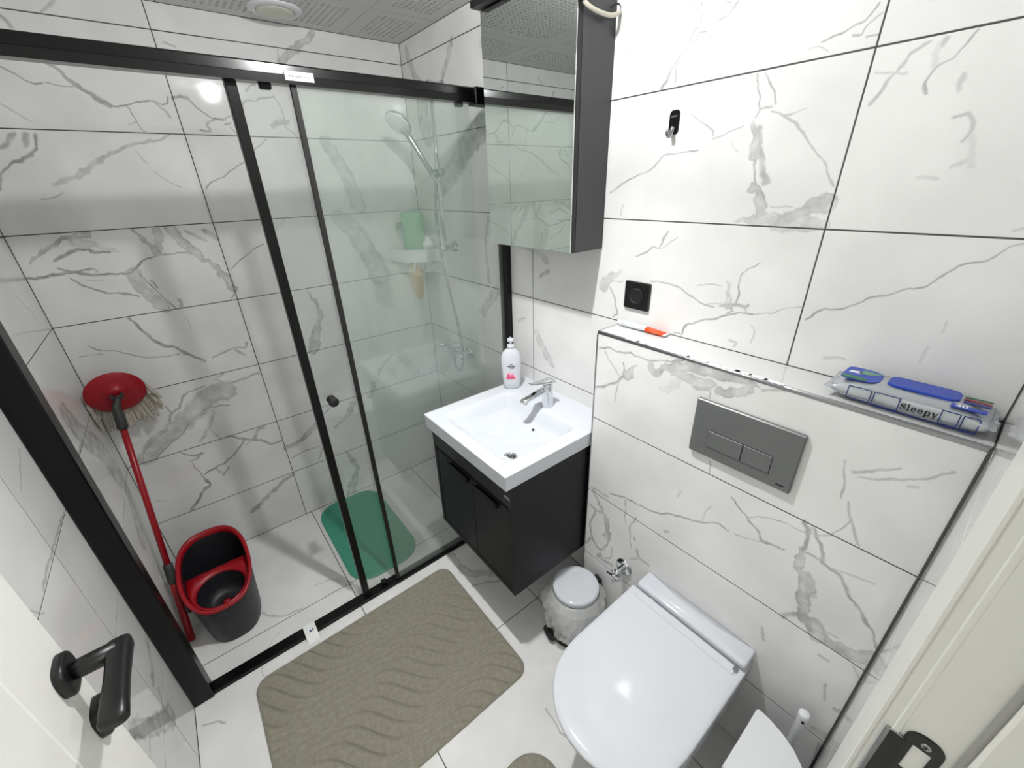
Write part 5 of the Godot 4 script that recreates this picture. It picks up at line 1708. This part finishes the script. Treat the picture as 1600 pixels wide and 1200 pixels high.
func wipes() -> void:
	var p := thing("wet_wipes_pack", "silver and blue packet of wet wipes on the ledge", "wipes", Vector3(1.400, LEDGE + 0.001, 2.030))
	var r := RandomNumberGenerator.new()
	r.seed = 21
	# pillow: lengthwise along z
	var st := mb(true)
	var rings := []
	var zz := [-0.122, -0.116, -0.102, -0.08, -0.05, -0.02, 0.02, 0.05, 0.07, 0.084, 0.095, 0.101]
	for k in zz.size():
		var z: float = zz[k]
		var e := clampf(((0.119 if z < 0.0 else 0.102) - absf(z)) / 0.035, 0.0, 1.0)
		var hy := lerpf(0.0022, 0.021, sqrt(e))
		var hx := lerpf(0.050, 0.046, e)
		var rr := []
		for i in 28:
			var t := TAU * i / 28.0
			var a := cos(t)
			var b := sin(t)
			var q := Vector3(hx * signf(a) * pow(absf(a), 0.55), 0, z)
			q.y = 0.021 + hy * signf(b) * pow(absf(b), 0.6)
			if b > 0.0:
				q.y += r.randf_range(-0.0014, 0.0014)
			q.x += r.randf_range(-0.0010, 0.0010)
			rr.append(q)
		rings.append(rr)
	loft(st, rings)
	part("wrapper", st, M.foil, p)
	for s in [-1.0, 1.0]:
		var fin := mb()
		for i in 9:
			var x0 := -0.050 + i * 0.0111
			var jag := r.randf_range(-0.002, 0.003)
			var near := 0.118 if s < 0.0 else 0.1
			bx(fin, Vector3(x0, 0.0195 + r.randf() * 0.002, minf(s * near, s * (near + 0.0115 + jag))), Vector3(x0 + 0.0111, 0.0215 + r.randf() * 0.001, maxf(s * near, s * (near + 0.0085 + jag))), 0.0003)
		part("end_seal", fin, M.foil, p)
	var y := 0.0428
	# lid sticker
	var lid := mb()
	prism(lid, rounded(-0.0245, -0.050, 0.0265, 0.050, 0.016, 6), Vector3(0.002, y, 0.006), Vector3.RIGHT, Vector3.BACK, Vector3.UP, 0.004, 0.0012)
	part("lid", lid, M.wipe_blue, p)
	# left print: blue oval, green leaf
	var ov := mb()
	prism(ov, rounded(-0.036, -0.034, 0.036, 0.026, [0.012, 0.012, 0.026, 0.026], 6), Vector3(0.0, y - 0.0006, -0.080), Vector3.RIGHT, Vector3.BACK, Vector3.UP, 0.0012)
	part("blue_print", ov, M.wipe_blue, p)
	var lf := mb()
	prism(lf, PackedVector2Array([Vector2(-0.002, -0.014), Vector2(0.020, -0.006), Vector2(0.014, 0.024), Vector2(-0.004, 0.004)]), Vector3(0.006, y + 0.0002, -0.080), Vector3.RIGHT, Vector3.BACK, Vector3.UP, 0.0010)
	part("leaf_print", lf, M.wipe_pale_green, p)
	var gl := mb()
	prism(gl, rounded(-0.008, -0.026, 0.008, 0.014, 0.0075, 5), Vector3(-0.026, y + 0.0002, -0.086), Vector3.RIGHT, Vector3.BACK, Vector3.UP, 0.0010)
	part("green_print", gl, M.wipe_green, p)
	var wl := mb()
	prism(wl, PackedVector2Array([Vector2(0.002, -0.028), Vector2(0.012, -0.026), Vector2(0.016, -0.010), Vector2(0.004, -0.006)]), Vector3(-0.002, y + 0.0002, -0.080), Vector3.RIGHT, Vector3.BACK, Vector3.UP, 0.0010)
	part("white_print", wl, M.paper, p)
	# right print: stripes and the count
	for q in [[0.020, 0.005, M.wipe_green], [0.008, 0.007, M.wipe_red], [-0.006, 0.011, M.wipe_navy]]:
		var sm := mb()
		prism(sm, rounded(-q[1] * 0.5, -0.016, q[1] * 0.5, 0.018, 0.001, 2), Vector3(q[0], y - 0.0010, 0.076), Vector3.RIGHT, Vector3.BACK, Vector3.UP, 0.0012)
		part("stripe_print", sm, q[2], p)
	var cb := mb()
	prism(cb, rounded(-0.0065, -0.022, 0.0065, 0.022, 0.001, 2), Vector3(-0.034, y - 0.0016, 0.070), Vector3.RIGHT, Vector3.BACK, Vector3.UP, 0.0022)
	part("count_band", cb, M.wipe_blue, p)
	put("count_lettering", letters("30", Vector3(-0.034, y + 0.0009, 0.061), Vector3.BACK, Vector3.RIGHT, 0.011, "Droid Sans", true), M.paper, p)
	# front side: black name and outlined panels
	var fx := -0.0478
	put("name_lettering", letters("Sleepy", Vector3(fx - 0.0014, 0.021, 0.0145), Vector3.BACK, Vector3.UP, 0.0112, "Droid Serif", true, true), M.ink, p)
	var ol := mb()
	for q in [[-0.092, -0.055], [-0.052, -0.013], [0.042, 0.066], [0.069, 0.090]]:
		for e in [[q[0], q[0] + 0.0014, 0.008, 0.034], [q[1] - 0.0014, q[1], 0.008, 0.034], [q[0], q[1], 0.008, 0.0093], [q[0], q[1], 0.0327, 0.034]]:
			bx(ol, Vector3(fx - 0.0004, e[2], e[0]), Vector3(fx + 0.001, e[3], e[1]), 0.0)
	bx(ol, Vector3(fx - 0.0004, 0.0055, -0.052), Vector3(fx + 0.001, 0.0068, 0.090), 0.0)
	part("outline_print", ol, M.wipe_navy, p)

# ---------------------------------------------------------------- toilet corner
func toilet() -> void:
	var t := thing("toilet", "white wall-hung toilet with closed lid", "toilet", Vector3(BOX_X, 0.0, 1.775))
	# D-shaped outline: a = half width, l = reach from the wall
	var dee := func(half: float, back: float, reach: float, y: float, n := 40) -> Array:
		var r := []
		var straight := reach - half * 1.12
		r.append(Vector3(-back, y, -half))
		for k in 5:
			r.append(Vector3(-lerpf(back, straight, (k + 1) / 5.0), y, -half))
		for k in n - 1:
			var a := PI * (k + 1) / n
			var cx := sin(a)
			var cz := -cos(a)
			r.append(Vector3(-straight - (reach - straight) * pow(cx, 0.92), y, half * signf(cz) * pow(absf(cz), 0.94)))
		for k in 5:
			r.append(Vector3(-lerpf(straight, back, k / 5.0), y, half))
		r.append(Vector3(-back, y, half))
		return r
	var b := mb(true)
	var rings := []
	for q in [[0.10, 0.26, 0.085], [0.125, 0.30, 0.08], [0.145, 0.38, 0.11], [0.160, 0.44, 0.17], [0.170, 0.495, 0.26], [0.1735, 0.518, 0.33], [0.1745, 0.523, 0.37], [0.173, 0.521, 0.377]]:
		rings.append(dee.call(q[0], 0.0006, q[1], q[2]))
	loft(b, rings)
	part("bowl", b, M.white_gloss, t)
	# raised back shelf
	var sh := mb(true)
	var so := []
	for q in [[0.0, 0.370], [0.0, 0.414], [0.002, 0.4185], [0.005, 0.4205]]:
		var rr := []
		for v in rounded(-0.067 + q[0], -0.1725 + q[0], -0.0006, 0.1725 - q[0], [0.012, 0.004, 0.004, 0.012], 5):
			rr.append(Vector3(v.x, q[1], v.y))
		so.append(rr)
	loft(sh, so)
	part("back_shelf", sh, M.white_gloss, t)
	# seat ring under the lid
	var se := mb(true)
	var ser := []
	for q in [[0.171, 0.530, 0.379], [0.1745, 0.534, 0.381], [0.1745, 0.534, 0.390], [0.172, 0.531, 0.3925]]:
		ser.append(dee.call(q[0], 0.078, q[1], q[2]))
	loft(se, ser)
	part("seat", se, M.white_gloss, t)
	# lid, slightly domed
	var ld := mb(true)
	var lr := []
	for q in [[0.176, 0.536, 0.3945, 0.078], [0.1795, 0.541, 0.396, 0.075], [0.180, 0.542, 0.405, 0.0745], [0.179, 0.541, 0.4095, 0.0755], [0.176, 0.537, 0.412, 0.079], [0.165, 0.525, 0.4138, 0.090], [0.13, 0.48, 0.4156, 0.125], [0.08, 0.40, 0.4166, 0.18], [0.03, 0.32, 0.4169, 0.25]]:
		lr.append(dee.call(q[0], q[3], q[1], q[2]))
	loft(ld, lr)
	part("lid", ld, M.white_gloss, t)
	# the moulded steps by the hinge
	var hs := mb()
	bx(hs, Vector3(-0.108, 0.4125, -0.150), Vector3(-0.082, 0.4185, 0.160), 0.003)
	part("hinge_ridge", hs, M.white_gloss, t)
	for z in [-0.105, 0.158]:
		part("hinge_button", box_mesh(Vector3(-0.098, 0.4150, z - 0.006), Vector3(-0.080, 0.4192, z + 0.006), 0.001), M.satin_chrome if z > 0 else M.white_gloss, t)

	# pedal bin with a liner
	var p := thing("pedal_bin", "white pedal bin with translucent liner between vanity and toilet", "bin", Vector3(1.224, 0.0005, 1.384))
	var body := mb(true)
	lathe(body, Vector3.ZERO, Vector3.UP, [[0.070, 0.012], [0.074, 0.016], [0.080, 0.10], [0.084, 0.21]], 36, true, false)
	part("body", body, M.white_plastic, p)
	var bl := mb(true)
	lathe(bl, Vector3.ZERO, Vector3.UP, [[0.074, 0.0], [0.076, 0.003], [0.076, 0.012], [0.070, 0.014]], 36)
	part("base", bl, M.black_rubber, p)
	var lid := mb(true)
	lathe(lid, Vector3.ZERO, Vector3.UP, [[0.083, 0.214], [0.087, 0.216], [0.087, 0.230], [0.085, 0.2345], [0.079, 0.2375], [0.066, 0.2385], [0.063, 0.2375], [0.05, 0.2395], [0.001, 0.2415]], 44)
	part("lid", lid, M.white_gloss, p)
	# crumpled bag turned out over the rim
	var bag := mb()
	var rn := FastNoiseLite.new()
	rn.seed = 8
	rn.frequency = 1.0
	var brs := []
	for q in [[0.087, 0.214], [0.094, 0.209], [0.108, 0.188], [0.114, 0.155], [0.110, 0.120], [0.102, 0.085], [0.094, 0.055], [0.090, 0.03]]:
		var rr := []
		for i in 40:
			var a := TAU * i / 40.0
			var wob := rn.get_noise_3d(cos(a) * 2.6, q[1] * 22.0, sin(a) * 2.6) * 0.034 * smoothstep(0.215, 0.17, q[1])
			var lobe := 0.014 * maxf(0.0, cos(a - 3.6)) * smoothstep(0.215, 0.15, q[1])
			var rad: float = q[0] + wob + lobe
			rad = maxf(rad, 0.0885)
			var yy: float = q[1] + rn.get_noise_3d(cos(a) * 3.0, q[1] * 9.0 + 5.0, sin(a) * 3.0) * 0.012 * smoothstep(0.2, 0.05, q[1])
			rr.append(Vector3(cos(a) * rad, yy, sin(a) * rad))
		brs.append(rr)
	loft(bag, brs, true, false, false)
	part("liner", bag, M.bin_liner, p)
	var pd := Vector3(-0.97, 0, -0.22).normalized()
	var px := pd.cross(Vector3.UP)
	var pe := mb()
	var pp := PackedVector2Array([Vector2(-0.014, 0.078), Vector2(0.014, 0.078), Vector2(0.034, 0.098), Vector2(0.036, 0.116), Vector2(0.026, 0.126), Vector2(-0.022, 0.126), Vector2(-0.032, 0.116), Vector2(-0.030, 0.098)])
	prism(pe, pp, Vector3(0, 0.022, 0), px, pd, Vector3.UP, 0.007, 0.002)
	part("pedal", pe, M.black_rubber, p)
	var foot := mb(true)
	var fa := []
	for i in 9:
		var t2 := -1.0 + 2.0 * i / 8.0
		fa.append((pd * cos(t2) + px * sin(t2)) * 0.098 + Vector3(0, 0.006, 0))
	tube(foot, fa, 0.0055, 8)
	part("foot_ring", foot, M.black_rubber, p)
	var hg := mb()
	var hc := -pd * 0.105
	prism(hg, PackedVector2Array([Vector2(-0.020, 0.0), Vector2(0.020, 0.0), Vector2(0.016, 0.022), Vector2(-0.016, 0.022)]), -pd * 0.088 + Vector3(0, 0.165, 0), px, -pd, Vector3.UP, 0.052, 0.004)
	part("hinge", hg, M.black_rubber, p)

	# toilet brush in its holder
	var br := thing("toilet_brush", "white toilet brush standing in the corner behind the white container", "toilet brush", Vector3(1.288, 0.0005, 2.088))
	var cup := mb(true)
	lathe(cup, Vector3.ZERO, Vector3.UP, [[0.040, 0.0], [0.043, 0.003], [0.043, 0.085], [0.036, 0.10], [0.016, 0.104]], 28)
	part("holder", cup, M.white_plastic, br)
	var stick := mb(true)
	lathe(stick, Vector3(0, 0.10, 0), Vector3(0.03, 1, 0).normalized(), [[0.0095, 0.0], [0.0095, 0.15], [0.0105, 0.245], [0.0125, 0.275], [0.0125, 0.284], [0.010, 0.287], [0.001, 0.288]], 20)
	part("handle", stick, M.white_plastic, br)
	var eye := mb(true)
	lathe(eye, Vector3(0.0085, 0.366, 0.0) + Vector3(-0.0125, 0, 0.004), Vector3(-0.9, 0, 0.44).normalized(), [[0.0036, -0.001], [0.0036, 0.0025]], 12)
	part("hanging_hole", eye, M.seam, br)

	# white container with a round back, standing by the door wall
	var w := thing("white_container", "white plastic container with rounded lid beside the toilet brush", "container", Vector3(1.15, 0.0005, 2.068))
	var outline := func(s: float) -> Array:
		var pts := []
		var poly := PackedVector2Array([Vector2(-0.095, -0.062), Vector2(0.0, -0.062), Vector2(0.088, -0.063), Vector2(0.094, -0.058), Vector2(0.091, -0.03), Vector2(0.082, 0.002), Vector2(0.068, 0.032), Vector2(0.046, 0.058), Vector2(0.02, 0.070), Vector2(-0.095, 0.070)])
		for q in poly:
			pts.append(q * s)
		return pts
	var wb := mb()
	var wr := []
	for q in [[0.80, 0.0], [0.82, 0.004], [0.93, 0.325]]:
		var rr := []
		for v in outline.call(q[0]):
			rr.append(Vector3(v.x, q[1], v.y))
		wr.append(rr)
	loft(wb, wr)
	part("body", wb, M.white_plastic, w)
	var wl := mb()
	var wlr := []
	for q in [[0.985, 0.327], [1.0, 0.329], [1.0, 0.347], [0.985, 0.3505]]:
		var rr := []
		for v in outline.call(q[0]):
			rr.append(Vector3(v.x, q[1], v.y))
		wlr.append(rr)
	loft(wl, wlr)
	part("lid", wl, M.white_plastic, w)

# ---------------------------------------------------------------- rugs
func rug(called: String, label: String, at: Vector3, size: Vector2, rad: float, carved: bool) -> void:
	var shift := Vector2(at.x - size.x * 0.5, at.z - size.y * 0.5)
	var o := thing(called, label, "rug", at, "")
	var st := mb(true)
	var nx := 360
	var nz := 270
	var edge := func(x: float, z: float) -> float:
		var dx := absf(x) - (size.x * 0.5 - rad)
		var dz := absf(z) - (size.y * 0.5 - rad)
		return -(Vector2(maxf(dx, 0), maxf(dz, 0)).length() + minf(maxf(dx, dz), 0.0) - rad)
	var n := FastNoiseLite.new()
	n.seed = 3
	n.frequency = 18.0
	n.fractal_octaves = 3
	var grid := []
	for i in nx + 1:
		var row := []
		var lines := waves(size.x * float(i) / nx + shift.x) if carved else []
		for j in nz + 1:
			# pull the grid inside the rounded outline
			var x := size.x * (float(i) / nx - 0.5)
			var z := size.y * (float(j) / nz - 0.5)
			var hx := size.x * 0.5 - rad
			var hz := size.y * 0.5 - rad
			if absf(x) > hx and absf(z) > hz:
				var v := Vector2(absf(x) - hx, absf(z) - hz)
				var m := maxf(v.x, v.y)
				if v.length() > 1e-6:
					v = v.normalized() * m
				x = signf(x) * (hx + v.x)
				z = signf(z) * (hz + v.y)
			var e: float = edge.call(x, z)
			var y := 0.011 * sqrt(clampf(e / 0.010, 0.0, 1.0)) + 0.0015
			# carved wave lines
			var zz := z + size.y * 0.5 + shift.y
			var near := 1.0
			var bend := 0.0
			for ln in lines:
				var dd: float = absf(zz - ln.x) * ln.y
				if dd < near:
					near = dd
					bend = ln.z
			y -= (0.0022 + 0.0052 * bend) * exp(-near * near / (2.0 * 0.0024 * 0.0024)) * clampf(e / 0.012, 0.0, 1.0)
			y += n.get_noise_2d(x, z) * 0.0005
			row.append(Vector3(x, maxf(y, 0.0006), z))
		grid.append(row)
	for i in nx:
		for j in nz:
			tri(st, grid[i][j], grid[i + 1][j], grid[i + 1][j + 1])
			tri(st, grid[i][j], grid[i + 1][j + 1], grid[i][j + 1])
	part("pile", st, M.rug_pile, o)
	var bs := mb()
	prism(bs, rounded(-size.x * 0.5 + 0.001, -size.y * 0.5 + 0.001, size.x * 0.5 - 0.001, size.y * 0.5 - 0.001, rad, 8), Vector3(0, 0.0, 0), Vector3.RIGHT, Vector3.FORWARD, Vector3.UP, 0.0012)
	part("backing", bs, M.rug_pile, o)

# where the carved lines cross the column at x: (z, cosine of the line's slope, how sharply it bends)
func waves(x: float) -> Array:
	var out := []
	for fam in [Vector2(0.41, 1.245), Vector2(0.295, 0.882), Vector2(0.92, 1.36)]:
		for k in range(-7, 14):
			var knee: Vector2 = fam + Vector2(0.0445, -0.0205) * k
			if absf(x - knee.x) > 0.27:
				continue
			var u := x - knee.x
			var sg := 1.0 / (1.0 + exp(-u / 0.026))
			out.append(Vector3(knee.y + 0.11 * u + 0.15 * (sg - 0.5), 1.0 / sqrt(1.0 + pow(0.11 + 0.15 * sg * (1.0 - sg) / 0.026, 2.0)), clampf(6.0 * sg * (1.0 - sg), 0.0, 1.0)))
	return out

func rugs() -> void:
	rug("bath_rug", "taupe bath rug with carved wavy lines in front of the shower", Vector3(0.576, 0.0004, 1.10), Vector2(0.80, 0.60), 0.05, true)
	rug("toilet_rug", "plain end of a second taupe rug lying in front of the toilet", Vector3(0.60, 0.0004, 1.83), Vector2(0.50, 0.52), 0.09, false)

func _ready() -> void:
	materials()
	camera_and_light()
	shell()
	ceiling_and_lamps()
	trims()
	door_and_frame()
	shower()
	vanity()
	basin()
	mirror_cabinet()
	fittings()
	toilet()
	rugs()
